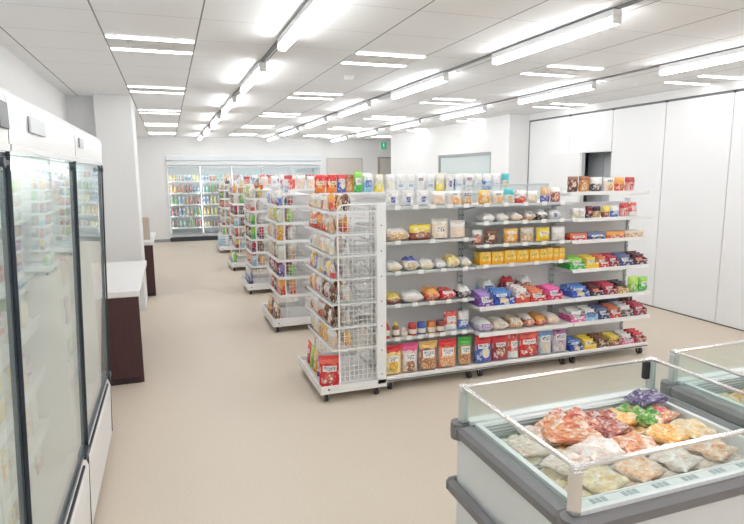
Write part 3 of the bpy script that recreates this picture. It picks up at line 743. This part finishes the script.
row(W('shelf above the golden cartons','middle'), g_, ya, 1.045, [('pack','brown',2.362,.122,.112),('pack','orange',2.54,.136,.118),('pack','tan',2.692,.13,.118),('pack','yellowp',2.842,.133,.115),('pack','clear',2.995,.136,.115)])
put('pack', 'redbrown', 2.245, YC-.2, 1.046, .09, .05, .118, where=W('shelf above the golden cartons','middle'), group=g_)
row(W('third shelf down','middle'), g_, ya, 1.22, [('lying','pale',2.324,.12,.06),('lying','clear',2.455,.105,.06),('lying','peach',2.58,.105,.062),('lying','greyorange',2.705,.10,.075),('lying','darkwhite',2.82,.1,.075),('lying','whiteblue',2.94,.105,.08)])
row(W('top shelf','middle'), g_, ya, 1.36, [('pack','orange',2.294,.105,.106),('pack','peachorange',2.409,.105,.1),('pack','teal',2.513,.09,.116),('pack','whitered',2.622,.108,.1),('pack','cream',2.732,.094,.094),('pack','bluebread',2.850,.09,.12),('pack','redbrown',2.950,.09,.12)])
g_ = 'packs on the last gondola bay'
row(W('bottom deck','last'), g_, YC-.32, .108, [('tray',k,x,.125,.085) for k, x in (('blue',3.165),('yellowp',3.300),('brown',3.437),('yellowbrown',3.572),('pink',3.705),('darkred',3.842))])
row(W('shelf above the deck','last'), g_, yb, .36, [('tray',k,x,w,.09) for k, x, w in (('pink',3.168,.135),('lightblue',3.306,.125),('navy',3.437,.122),('redbox',3.560,.11),('darkwhite',3.685,.125),('maroon',3.83,.14))])
for x, k in ((3.67,'navy'),(3.81,'brown')): put('carton', k, x, YC-.09, .361, .13, .12, .15, where='stacked behind trays, last gondola bay', group=g_)
row(W('second shelf from below','last'), g_, yb, .57, [('tray',k,x,w,.085) for k, x, w in (('blue',3.185,.17),('black',3.348,.13),('maroon',3.490,.135),('goldblack',3.625,.12))])
row(W('second shelf from below','last'), g_, yb, .57, [('pack','greenbag',3.745,.11,.135),('pack','green',3.852,.10,.125)])
row(W('white shelf of flat cartons','last'), g_, YC-.265, .80, [('tray',k,x,w,.088) for k, x, w in (('green',3.175,.16),('yellowp',3.325,.13),('redbox',3.443,.10),('maroon',3.552,.11),('navy',3.685,.145),('black',3.837,.15))])
row(W('third shelf down','last'), g_, YC-.245, 1.04, [('carton',k,x,w,.055) for k, x, w in (('redbox',3.185,.17),('navy',3.372,.185),('redorange',3.565,.185),('tan',3.765,.195))])
row(W('second shelf down','last'), g_, YC-.245, 1.22, [('pack','cream',3.150,.07,.085),('pack','pale',3.220,.065,.085),('pack','black',3.290,.065,.1),('pack','goldblack',3.372,.082,.095),('pack','yellowbrown',3.466,.082,.095),('pack','bluewhite',3.558,.085,.095),('pack','redpink',3.655,.09,.115),('pack','redwhite',3.750,.085,.12)])
row(W('top shelf','last'), g_, YC-.205, 1.435, [('pack','brown',3.150,.105,.128),('pack','orangebrown',3.262,.105,.13),('pack','darkwhite',3.385,.125,.122),('pack','peachorange',3.515,.11,.118),('pack','redorange',3.630,.1,.118),('pack','redpink',3.742,.1,.118)])
# condiments on the fifth shelf of the first bay
def squeeze(x, c, capc, h, lab):
    r = MB().lathe([(.001,0),(.026,.0),(.028,.01),(.027,h*.55),(.018,h*.68),(.014,h*.72),(.001,h*.721)], 14).build('squeeze_bottle', c, None, True); r.location = (x, YC-.215, .381)
    MB().lathe([(.001,h*.722),(.016,h*.722),(.016,h*.80),(.006,h*.86),(.003,h),(.001,h)], 12).build('cap', capc, r, True)
    b = MB().lathe([(.0285,h*.15),(.0286,h*.48)], 14); b.f = b.f[:-2]; b.m = b.m[:-2]; b.build('label', M('paper_label', (.85,.80,.72), .5), r, True)
    tag(r, lab, 'bottle', 'condiments on the first gondola bay')
squeeze(1.478, M('ketchup', (.55,.03,.02), .25), M('cap_red', (.6,.05,.03), .3), .13, 'red squeeze bottle with red cap beside the post of the first bay')
squeeze(1.555, M('brown_sauce', (.25,.08,.03), .25), M('cap_yellow', (.88,.68,.04), .3), .125, 'brown squeeze bottle with yellow cap beside the red bottle')
squeeze(1.62, M('pale_sauce', (.78,.60,.52), .3), M('cap_white', (.85,.83,.8), .3), .075, 'small pale bottle between the squeeze bottles and the jars')
def jar(x, c, lc, lab):
    r = MB().lathe([(.001,0),(.030,0),(.033,.006),(.033,.062),(.030,.070),(.001,.071)], 16).build('jar', c, None, True); r.location = (x, YC-.212, .381)
    MB().lathe([(.001,.0715),(.033,.0715),(.034,.075),(.034,.088),(.031,.091),(.001,.091)], 16).build('lid', lc, r, True)
    b = MB().lathe([(.0335,.015),(.0335,.05)], 16); b.f = b.f[:-2]; b.m = b.m[:-2]; b.build('label', M('jar_label_'+lab.split()[0], tuple(min(1,v*1.5+.25) for v in c.diffuse_color[:3]) if False else (.80,.72,.62), .5), r, True)
    tag(r, lab, 'jar', 'jars on the first gondola bay')
jar(1.693, M('jar_red', (.55,.06,.05), .2), M('lid_red', (.6,.05,.05), .3), 'red lidded glass jar, first beside the small pale bottle')
jar(1.769, M('jar_blue', (.08,.14,.42), .2), M('lid_blue', (.06,.1,.4), .3), 'blue lidded glass jar between red and orange jars')
jar(1.848, M('jar_orange', (.75,.28,.06), .2), M('lid_orange', (.7,.2,.05), .3), 'orange lidded glass jar beside the blue jar')
jar(1.927, M('jar_maroon', (.28,.07,.07), .2), M('lid_maroon', (.22,.06,.06), .3), 'dark maroon lidded jar nearest the red and white pack')
row(W('fifth shelf down','first'), 'packs on the first gondola bay', ya+.01, .38, [('pack','redwhite',2.02,.118,.155),('pack','bluewhite',2.135,.10,.148)])
# guard rail of clear acrylic on top of the middle bay
o = MB().box(2.22, 3.06, YC+.02, YC+.026, 1.372, 1.50).build('clear_divider', glass('acrylic', (.90,.93,.93), 1.35, haze=.12), B); o.location = (-2.20, -YC, 0)
MB().box(.02,.86,-.045,-.035,1.50-.006,1.506).build('divider_rail', galv, B).location = (0,.068,0)

# gondolas of the rows behind
names = ['second','third','fourth','fifth']
YR = [3.68, 5.59, 7.57, 9.60, 11.90]
for i, y in enumerate(YR[1:]):
    bay(1.462, 3.93, y+.36, [(.40,.28,'w'),(.64,.28,'w'),(.88,.28,'w'),(1.12,.28,'w'),(1.40,.26,'w')], f'long white gondola in the {names[i]} row from the front', group='gondolas behind the first row')
top2 = ['redgold','redgold','bluered','orangebrown','green','lightblue','yellowwhite','whiteyellow','whiteclear','whiteclear','whitepurple','whiteclear','yellowwhite','whiteblue','whiteclear','whitepurple','whiteclear','bluewhite','whiteclear','teal']
xs = [1.53,1.655,1.765,1.85,1.945,2.06,2.18,2.31,2.43,2.55,2.67,2.79,2.91,3.03,3.15,3.27,3.39,3.51,3.63,3.75]
for x, k, in zip(xs, top2):
    put('pack', k, x-.05, YR[1]+.16, 1.401, .105 if k != 'redgold' else .115, .05, .19 if k != 'green' else .22, seed=int(x*10) % 4, where='on top of the second gondola row', group='bags on top of the second gondola row')
rk = random.Random(3)
for x in [1.55+.13*i for i in range(18)]:
    put('pack', rk.choice(['whiteclear','pale','whiteyellow','clear','lightblue','cream','whiteblue']), x-.05, YR[1]+.24, 1.401, .11, .05, rk.uniform(.17,.21), seed=1, where='behind, on second gondola top', group='bags at the back of the second gondola top')
for ri in (2,3,4):
    for x in [1.56+.16*i for i in range(6)]:
        put('pack', rk.choice(['redwhite','whiteblue','lightblue','peach','redpink','whiteclear']), x, YR[ri]+.2, 1.401, .12, .05, rk.uniform(.15,.2), seed=2, where=f'on top of the {names[ri-1]} gondola row', group='bags on top of the farther gondolas')

# ------------------------------------------------------------------ end racks
def mesh_side(y, x0, x1, z0, z1, zl):
    b = MB(); r = .0015
    n = int((x1-x0)/.032)
    for i in range(n+1): x = x0+(x1-x0)*i/n; b.box(x-r,x+r,y-r,y+r,z0,z1)
    n = int((z1-z0)/.036)
    for i in range(n+1): z = z0+(z1-z0)*i/n; b.box(x0,x1,y+r,y+3*r,z-r,z+r)
    return b
def end_rack(zs, first):
    r = empty('end_rack'); D = .74
    b = MB(); b.box(-.0,.50,0,D,.065,.09,.004)
    for a in ((0,.012,0,D),(.012,.50,0,.012),(.012,.50,D-.012,D)): b.box(*a,.09,.125 if first else .15,.002)
    b.mat(1)
    for x in (.06,.44): b.cyl((x,-.001,.1),(x,.002,.1),.007,8)
    parts = [b.build('base_tray', [white, dark], r)]
    for x, y in ((.05,.05),(.05,D-.05),(.43,.05),(.43,D-.05)):
        b = MB(); caster(b, x, y, .028); parts.append(b.build('caster', [chrome, dark], r))
    for y in (0, D-.03):
        b = MB(); b.box(.425,.495,y,y+.03,.09,1.40,.003); b.mat(1)
        yy = y-.0005
        for k in range(7): b.box(.455,.463,yy,y+.001,.16+k*.18,.168+k*.18)
        parts.append(b.build('upright', [white, dark], r))
    for y in (.012, D-.012):
        fr = MB(); pts = [(.145,y,.125),(.145,y,1.34)]+[(.145+.05*(1-math.cos(a)),y,1.34+.05*math.sin(a)) for a in (.4,.8,1.2,PI/2)]+[(.43,y,1.39)]
        fr.tube(pts, .006, 6); parts.append(fr.build('side_tube', white, r))
        parts.append(mesh_side(y, .15, .42, .14, 1.385, zs).build('side_mesh', white, r))
    b = mesh_side(0, 0, 1, .14, 1.38, zs); b = MB(); q = .0017
    for i in range(11): y = .03+(D-.06)*i/10; b.box(.448,.448+2*q,y-q,y+q,.13,1.38)
    for i in range(15): z = .14+1.24*i/14; b.box(.4455,.448,.03,D-.03,z-q,z+q)
    parts.append(b.build('back_mesh', white, r))
    for z in zs:
        b = MB().mat(1); x0 = .09 if first else .08
        n = 12
        for i in range(n+1):
            y = .018+(D-.036)*i/n; b.box(x0,.44,y-.0016,y+.0016,z-.004,z)
        for i in range(7): x = x0+.01+(.33)*i/6; b.box(x-.0016,x+.0016,.018,D-.018,z-.007,z-.004)
        b.mat(0)
        if first:
            b.box(x0-.003,x0,.01,D-.01,z-.010,z+.008,.001); b.box(x0-.001,.43,.006,.0095,z-.008,z+.003)
        else:
            b.box(x0-.006,x0,.01,D-.01,z-.022,z+.016,.001); b.box(x0,.43,.003,.0095,z-.018,z+.008,.001); b.box(x0,.43,D-.0095,D-.003,z-.018,z+.008,.001)
        parts.append(b.build('shelf', [white, galv], r))
    CH[r.name] = parts; return r
Z1 = [.378,.536,.705,.88,1.04,1.19,1.345]
r1 = end_rack(Z1, True); r1.location = (.922, YR[0], 0); tag(r1, 'nearest white wire end rack on casters beside the first gondola bay', 'rack', 'wire racks at the aisle ends')
Z2 = [.381,.567,.742,.935,1.118,1.287]
pr = end_rack(Z2, False)
for i, y in enumerate(YR[1:]):
    r = pr if i == 0 else copy_tree(pr)
    r.location = (.922, y, 0); tag(r, f'white wire end rack on casters, {names[i]} from the front along the aisle', 'rack', 'wire racks at the aisle ends')
rp = [['tan','redorange','cream','peach','orange','redbrown','beige','brown'],['redbox','whitered','tan','pale','redorange','cream'],['cream','pale','whitepurple','peach','clear','whiteblue','beige'],['yellowp','purple','whitered','orange','yellowcream','lavender','pale'],
      ['redpink','whitered','brown','cream','redorange','whiteblue','pink'],['tan','redbrown','peach','whitered','brown','cream'],['orange','peach','redorange','cream','tan','whitered'],['cream','peach','tan','greyorange','beige']]
def rack_fill(y0, zs, pals, nm, hh, n=6, seed=0):
    rnd = random.Random(seed)
    for si, z in enumerate(zs):
        P_l = pals[(len(zs)-1-si) % len(pals)]
        for j in range(n):
            k = P_l[rnd.randrange(len(P_l))]; y = y0+.045+(.74-.09)*(j+.5)/n
            h = rnd.uniform(.8,1.05)*hh
            kd = 'pouch' if nm == 'nearest' and rnd.random() < .35 else ('pack' if nm == 'nearest' or rnd.random() < .5 else 'carton')
            NMR = ('wrapped_snack','wrapped snack','snack')
            put(kd, k, .922+.125, y, z+.001, (.74-.09)/n*.97, .06 if nm != 'nearest' else .045, h, rz=-PI/2+(rnd.uniform(-.12,.12) if nm == 'nearest' else 0), seed=j % 4, where=f'{nm} end rack, {ORD[len(zs)-1-si]} shelf down', group='packs on the wire end racks', nm=NMR, cnt='from near end')
            if j < (4 if nm == 'nearest' else 3):
                k2 = P_l[rnd.randrange(len(P_l))]
                put(kd, k2, .922+.225, y, z+.001, (.74-.09)/n*.94, .055, h*.95, rz=-PI/2, seed=(j+1) % 4, where=f'back of {nm} end rack, {ORD[len(zs)-1-si]} shelf', group='packs in the back line of the wire end racks', nm=('wrapped_bread','wrapped bread','bread'), cnt='from near end')
rack_fill(YR[0], Z1, rp, 'nearest', .125, 9, 1)
gp = [['whitered','lightblue','yellowbrown','bluewhite','whiteclear'],['greenbag','yellowp','whiteclear','pale','cream'],['lavender','orange','whitered','redpink','pale'],['tan','green','cream','clear','brown'],['purple','green','maroon','redorange','black'],['maroon','lightblue','navy','redorange','brown'],['nutsgreen','redbox','orange','lightblue','darkwhite']]
for i, y in enumerate(YR[1:]):
    rack_fill(y, Z2, gp[i:]+gp[:i], names[i], .158, 8, 11+i)
# bottom tray packs
def base_line(y0, keys, nm, kind='pouch', h=.17, x=1.0):
    n = len(keys); a = .14 if nm == 'nearest' else .03
    for j, k in enumerate(keys):
        y = y0+a+(.68-a)*(j+.5)/n
        put(kind, k, x, y, .091, (.68-a)/n*.95, .055, h, rz=-PI/2, rx=0, seed=j % 4, where=f'bottom tray of the {nm} end rack', cnt='from near end', group='pouches in the bottom trays of the end racks')
base_line(YR[0], ['yellow','red','greenbag','orange','purple','nutsorange'][::-1][:5], 'nearest', 'pouch', .185)
base_line(YR[1], ['nutsdark','darkwhite','redbrown','black','orange','tan'], 'second', 'pouch', .19)
base_line(YR[2], ['navy','darkwhite','bluewhite','bluewhite'], 'third', 'pouch', .24)
base_line(YR[3], ['green','whiteclear','greenbag','tan'], 'fourth', 'pack', .2)
o = put('pouch', 'red', 1.01, YR[0]+.075, .091, .15, .05, .235, rz=-.25, seed=1, where='leaning at the front corner of the nearest rack', group='pouches in the bottom trays of the end racks')
for j in range(3):
    b = MB().box(-.09,.09,-.09,.09,0,.19,.008) if j == 0 else None
    if j == 0: wm = b.mesh('water_case', print_mat('water_case_print', (.35,.62,.80), (.78,.88,.92), .75, label=(.85,.9,.92), lab=(.5,.5,.3,.15)))
    o = bpy.data.objects.new('water_case', wm); COL.objects.link(o); o.location = (1.034, YR[4]+.15+.2*j, .091)
    o.scale = (1,1,1.4); tag(o, None, 'case', 'water cases at the last rack'); later(o, 'light blue water case', 'in the last end rack tray')
# top line on the racks
for i, y in enumerate(YR[1:]):
    r2 = random.Random(50+i)
    for j in range(5):
        put('carton' if i == 0 and j < 2 else 'pack', r2.choice([['whitered','whiteblue','bluewhite','redwhite'],['redpink','whitered','purple','redwhite','brown'],['yellowwhite','cream','whiteclear'],['black','redbox','darkwhite']][i]), 1.17, y+.09+.12*j, 1.400, .105, .05, .15, rz=-PI/2, seed=j % 4, where=f'topmost on the {names[i]} end rack', group='packs on top of the end racks')
b_ = MB()
for i, y in enumerate(YR):
    if i == 0: continue
    for rr in [o for o in bpy.data.objects if o.name.startswith('end_rack') and abs(o.location.y-y) < .01 and o.location.y > 5]:
        if i == 1: tm = MB().box(.15,.43,.0,.74,1.392,1.399).mesh('top_shelf', white)
        q = bpy.data.objects.new('top_shelf', tm); COL.objects.link(q); q.parent = rr

# ------------------------------------------------------------------ island freezers
def freezer(x0, x1, y0, y1, label):
    r = empty('island_freezer', (x0, y0, 0)); tag(r, label, 'freezer', 'island freezers with glass rims')
    w, d = x1-x0, y1-y0; zt = .80; zr = .655
    b = MB(); b.box(.0,w,.0,.02,.10,.60,.004); b.box(.0,w,d-.02,d,.10,.60,.004); b.box(.0,.02,.02,d-.02,.10,.60); b.box(w-.02,w,.02,d-.02,.10,.60)
    b.box(.02,w-.02,.02,d-.02,.10,.12)
    b.build('body', M('freezer_white', (.80,.81,.82), .4), r)
    b = MB(); b.box(.05,w-.05,.05,d-.05,.0,.10); b.build('plinth', dark, r)
    def ring(b, z0, z1, out, inn, c):
        b.box(-out,w+out,-out,inn,z0,z1,c); b.box(-out,w+out,d-inn,d+out,z0,z1,c); b.box(-out,inn,inn-.012,d-inn+.012,z0,z1,c); b.box(w-inn,w+out,inn-.012,d-inn+.012,z0,z1,c)
    b = MB(); ring(b, .595, .650, .024, .05, .014)
    for xx in (0, w):
        for yy in (0, d): b.cyl((xx+(.008 if xx == 0 else -.008),yy+(.008 if yy == 0 else -.008),.590),(xx+(.008 if xx == 0 else -.008),yy+(.008 if yy == 0 else -.008),.652),.036,14)
    b.build('bumper', greyb, r)
    b = MB(); ring(b, .355, .415, .034, .0, .014); b.build('lower_bumper', greyb, r)
    # liner
    lin = M('freezer_liner', (.80,.83,.83), .35)
    b = MB(); i0 = .05; zb = .55
    b.box(i0,w-i0,i0,i0+.02,zb,.655); b.box(i0,w-i0,d-i0-.02,d-i0,zb,.655); b.box(i0,i0+.02,i0+.02,d-i0-.02,zb,.655); b.box(w-i0-.02,w-i0,i0+.02,d-i0-.02,zb,.655); b.box(i0,w-i0,i0,d-i0,zb-.02,zb)
    b.box(.03,w-.03,d-.05,d-.004,.6505,.664); b.box(.03,w-.03,.004,.05,.6505,.664)
    b.build('liner', lin, r)
    b = MB(); 
    for k in range(7): b.box(i0+.03,w-i0-.03,d-i0-.028,d-i0-.0205,.565+k*.013,.571+k*.013)
    b.build('air_grille', M('grille_grey', (.38,.44,.46), .4), r)
    b = MB(); b.box(i0+.03,w-i0-.03,d-.0745,d-.0702,.615,.65); b.build('back_lip', white2, r)
    # glass panes, rails, posts
    for nm, a in (('front',(.035,w-.035,.012,.018)),('back',(.035,w-.035,d-.018,d-.012)),('sidea',(.012,.018,.035,d-.035)),('sideb',(w-.018,w-.012,.035,d-.035))):
        MB().box(*a,.652,zt-.012).build('glass_pane', gl_z, r)
    b = MB()
    b.box(.02,w-.02,.006,.024,zt-.012,zt,.003); b.box(.02,w-.02,d-.024,d-.006,zt-.012,zt,.003); b.box(.006,.024,.024,d-.024,zt-.012,zt,.003); b.box(w-.024,w-.006,.024,d-.024,zt-.012,zt,.003)
    b.build('top_rail', alu, r)
    for xx in (.001, w-.033):
        for yy in (.001, d-.033):
            big = yy < .1
            b = MB(); b.box(xx,xx+.032,yy,yy+.032,.652,zt-.0125,.005)
            b.build('corner_post', alu if big else galv, r)
            b = MB(); b.box(xx-.002,xx+.034,yy-.002,yy+.034,zt-.012,zt+.003,.006); b.build('corner_cap', alu, r)
    b = MB(); b.box(w-.06,w-.034,d-.030,d-.004,.71,.785,.003); b.build('latch', dark, r)
    # price strip inside the front
    b = MB(); b.prism([(.052,.664),(.06,.664),(.10,.63),(.092,.63)], 'x', .06, w-.06); b.build('price_strip', M('strip_white',(.84,.87,.86),.3), r)
    rr = random.Random(9)
    for k in range(7):
        x = .09+k*(w-.2)/6.5
        b = MB()
        for q in range(3): b.box(x+q*.02, x+.014+q*.02, .024, .044, .6642, .6655)
        b.build('price_tag', M('tag_grey', (.36,.42,.45), .5), r)
    return r
F1 = (1.0, 1.955, 1.17, 1.84); F2 = (2.095, 3.05, 1.17, 1.88)
freezer(*F1, 'island freezer full of frozen food bags, near right corner')
freezer(*F2, 'second island freezer beyond the first, mostly out of frame')

def frozen_mat(name, cols, white_=.3, rough=.18, sc=5):
    m, t = newmat('frozen_'+name)
    tc = t.n('ShaderNodeTexCoord')
    n1 = t.n('ShaderNodeTexNoise', i_Scale=sc, i_Detail=4.0, i_Distortion=.6); n2 = t.n('ShaderNodeTexNoise', i_Scale=4.0, i_Detail=4.0, i_Distortion=1.2); n3 = t.n('ShaderNodeTexVoronoi', i_Scale=sc*1.6)
    for n in (n1,n2,n3): t.l(tc.outputs['Generated'], n.inputs['Vector'])
    r = t.n('ShaderNodeValToRGB'); r.color_ramp.interpolation = 'EASE'
    e = r.color_ramp.elements; e[0].position = .38; e[0].color = (*cols[0],1); e[1].position = .5; e[1].color = (*cols[1],1)
    x = e.new(.6); x.color = (*cols[2],1)
    t.l(n1.outputs[0], r.inputs[0])
    sx = t.n('ShaderNodeSeparateXYZ'); t.l(n3.outputs['Color'], sx.inputs[0])
    c = t.mix(t.math('GREATER_THAN', sx.outputs[0], .68), r.outputs[0], cols[1])
    ms = t.n('ShaderNodeMapRange'); ms.inputs[1].default_value = .56; ms.inputs[2].default_value = .72; t.l(n2.outputs[0], ms.inputs[0]); c = t.mix(t.math('MULTIPLY', ms.outputs[0], .75), c, (.84,.84,.84))
    bp = t.n('ShaderNodeBump', i_Strength=.35, i_Distance=.01); t.l(n2.outputs[0], bp.inputs['Height'])
    t.bsdf(c, rough, coat=.6, bump=bp.outputs[0]); return m
FM = {
 'meatred': frozen_mat('meatred', [(.50,.07,.04),(.68,.22,.12),(.84,.62,.52)], .34),
 'prawn': frozen_mat('prawn', [(.62,.16,.07),(.78,.38,.20),(.86,.70,.58)], .36),
 'darkmeat': frozen_mat('darkmeat', [(.22,.03,.03),(.45,.12,.08),(.65,.45,.40)], .30),
 'greenveg': frozen_mat('greenveg', [(.05,.24,.03),(.16,.40,.06),(.45,.62,.25)], .26),
 'purplebag': frozen_mat('purplebag', [(.03,.02,.08),(.10,.07,.19),(.30,.27,.40)], .25),
 'orange': frozen_mat('orange', [(.80,.30,.04),(.88,.52,.15),(.9,.75,.5)], .30),
 'pinkpurple': frozen_mat('pinkpurple', [(.72,.12,.22),(.85,.45,.20),(.88,.80,.78)], .33),
 'cream': frozen_mat('cream', [(.72,.50,.22),(.82,.66,.40),(.84,.76,.62)], .26),
 'paleclear': frozen_mat('paleclear', [(.62,.45,.34),(.76,.64,.54),(.82,.78,.74)], .28),
 'paleyellow': frozen_mat('paleyellow', [(.70,.62,.34),(.78,.74,.55),(.80,.80,.72)], .3),
 'peach': frozen_mat('peach', [(.75,.32,.14),(.82,.55,.36),(.86,.74,.64)], .28),
 'white': frozen_mat('white', [(.74,.56,.46),(.82,.74,.68),(.86,.85,.84)], .33),
}
FW = {'meatred':'red and white meat','prawn':'orange prawn','darkmeat':'dark red meat','greenveg':'green vegetable','purplebag':'dark purple','orange':'orange and yellow','pinkpurple':'pink and orange','cream':'cream dumpling','paleclear':'pale clear','paleyellow':'pale yellow','peach':'peach coloured','white':'frosty white'}
FB = {}
def frozen(key, x, y, z, w, d, h, rz=0, tray=False, rx=0, ry=0, where='', nm='first'):
    ex = (abs(w*math.cos(rz))+abs(d*math.sin(rz)))*.54+.004; ey = (abs(d*math.cos(rz))+abs(w*math.sin(rz)))*.54+.004
    FX = F1 if nm == 'first' else F2
    x = min(max(x, FX[0]+.072+ex), FX[1]-.072-ex); y = min(max(y, FX[2]+.072+ey), FX[3]-.08-ey)
    sd = int((x*37+y*91)*10) % 5
    if (key, sd, tray) not in FB:
        if tray:
            b = MB().mat(1)
            b.prism([(-.42,0),(.42,0),(.5,.55),(.5,.62),(-.5,.62),(-.5,.55)], 'y', -.5, .5)
            me0 = b.mesh('tray', [FM[key], M('clear_tray', (.80,.81,.80), .15, coat=.5)])
            P = bag_surface(.86,.86,.5,False,.3,sd); q = closed_bag(P,12,12); q.v = [(a, c-.43, -bb+.72) for a, bb, c in q.v]
            FB[(key,sd,tray)] = (me0, q.mesh('food', FM[key], True))
        else:
            P = bag_surface(1,1,1,False,.42,sd); q = closed_bag(P,16,16); q.v = [(a+.04*math.sin(c*9+sd), c-.5, max(0, (-bb+.5)*1.1-.08)) for a, bb, c in q.v]
            FB[(key,sd,tray)] = (q.mesh('frozen_bag', FM[key], True), None)
    m0, m1 = FB[(key,sd,tray)]
    o = bpy.data.objects.new('frozen_food_tray' if tray else 'frozen_food_bag', m0); COL.objects.link(o)
    o.location = (x,y,z); o.rotation_euler = (rx,ry,rz); o.scale = (w*1.04,d*1.04,h*.88)
    if m1: c = bpy.data.objects.new('contents', m1); COL.objects.link(c); c.parent = o
    tag(o, None, 'frozen food', f'frozen food in the {nm} island freezer')
    later(o, FW[key]+(' tray' if tray else ' bag'), where or f'in the {nm} island freezer')
zf = .553
LAY = [ # x, y, key, tray, w, d, h, rz
 (1.135,1.715,'paleyellow',1,.15,.12,.075,.05),(1.135,1.585,'paleyellow',1,.15,.12,.075,-.05),(1.14,1.44,'cream',0,.16,.15,.06,.2),(1.16,1.29,'cream',0,.17,.13,.06,-.1),
 (1.31,1.72,'darkmeat',0,.15,.13,.06,.1),(1.31,1.57,'orange',0,.16,.13,.06,-.2),(1.31,1.43,'paleclear',0,.15,.13,.06,.15),(1.34,1.29,'peach',0,.15,.13,.06,.1),
 (1.49,1.73,'darkmeat',0,.15,.12,.06,-.1),(1.49,1.59,'white',0,.17,.13,.065,.2),(1.50,1.44,'white',0,.16,.13,.06,-.1),(1.51,1.30,'paleclear',1,.16,.13,.07,.05),
 (1.66,1.73,'orange',1,.15,.12,.07,.1),(1.66,1.59,'orange',0,.16,.13,.06,.3),(1.67,1.45,'peach',0,.16,.13,.06,.1),(1.68,1.30,'paleclear',1,.15,.13,.07,-.05),
 (1.81,1.73,'purplebag',0,.15,.12,.065,.1),(1.81,1.59,'peach',0,.14,.13,.06,-.2),(1.82,1.45,'paleclear',0,.13,.13,.06,.1),(1.83,1.30,'white',1,.13,.13,.07,.1)]
TOPL = [(1.395,1.755,'meatred',0,.19,.12,.075,.10),(1.345,1.625,'prawn',0,.20,.15,.075,-.25),(1.55,1.74,'darkmeat',0,.15,.12,.05,-.15),(1.725,1.745,'greenveg',0,.15,.11,.05,-.1),(1.725,1.635,'greenveg',0,.11,.11,.06,.3),
 (1.83,1.665,'pinkpurple',0,.15,.15,.06,.25),(1.53,1.62,'darkmeat',0,.15,.12,.045,.2),(1.36,1.49,'white',0,.17,.13,.05,.2),(1.52,1.48,'prawn',0,.14,.12,.045,-.1),(1.21,1.46,'paleclear',0,.14,.13,.04,.5),(1.69,1.50,'orange',0,.14,.12,.045,.2),(1.84,1.50,'cream',0,.12,.12,.045,0)]
for x, y, k, tr, w, d, h, rz in LAY: frozen(k, x, y, zf, w, d, h, rz, bool(tr), where='in the bottom layer of the near freezer')
for x, y, k, tr, w, d, h, rz in TOPL: frozen(k, x, y, zf+.062, w, d, h, rz, bool(tr), where='heaped on top in the near freezer')
frozen('purplebag', 1.825, 1.765, zf+.115, .17, .10, .045, .1, where='topmost at the back of the near freezer')
rr = random.Random(4)
for i, x in enumerate((2.27,2.42,2.57,2.72,2.87)):
    for j, y in enumerate((1.325,1.46,1.60,1.735)):
        frozen(rr.choice(['cream','paleclear','orange','white','peach','darkmeat','greenveg']), x, y, zf, .15, .13, .06, rr.uniform(-.2,.2), where='in the second freezer', nm='second')
for x, y, k in ((1.13,1.60,'paleclear'),(1.24,1.33,'cream'),(1.41,1.35,'peach'),(1.58,1.36,'white'),(1.76,1.37,'peach'),(1.25,1.66,'paleclear'),(1.45,1.67,'meatred'),(1.64,1.69,'orange')):
    frozen(k, x, y, zf+.058, .14, .12, .045, rr.uniform(-.4,.4), where='loosely on top in the near freezer')
finish_labels()

# ------------------------------------------------------------------ world, camera, view
w = bpy.data.worlds.new('World'); SC.world = w; w.use_nodes = True
w.node_tree.nodes['Background'].inputs[0].default_value = (.8,.85,.9,1); w.node_tree.nodes['Background'].inputs[1].default_value = .5
yaw, pitch, roll = (math.radians(v) for v in (19.6, 8.87, -.429))
f = Vector((math.sin(yaw)*math.cos(pitch), math.cos(yaw)*math.cos(pitch), -math.sin(pitch)))
r = f.cross(Vector((0,0,1))).normalized(); u = r.cross(f)
c, s = math.cos(roll), math.sin(roll)
R2 = r*c+u*s; U2 = u*c-r*s
cam = bpy.data.cameras.new('camera'); co = bpy.data.objects.new('camera', cam); COL.objects.link(co)
co.matrix_world = Matrix(((R2.x,U2.x,-f.x,0),(R2.y,U2.y,-f.y,0),(R2.z,U2.z,-f.z,1.6),(0,0,0,1)))
cam.sensor_width = 36; cam.sensor_fit = 'HORIZONTAL'; cam.lens = 566.5/744*36; cam.clip_start = .05
SC.camera = co
SC.view_settings.view_transform = 'Standard'; SC.view_settings.look = 'None'; SC.view_settings.gamma = 1; SC.view_settings.use_curve_mapping = False
SC.view_settings.exposure = -0.36
SC.cycles.max_bounces = 8; SC.cycles.transparent_max_bounces = 16; SC.cycles.diffuse_bounces = 5
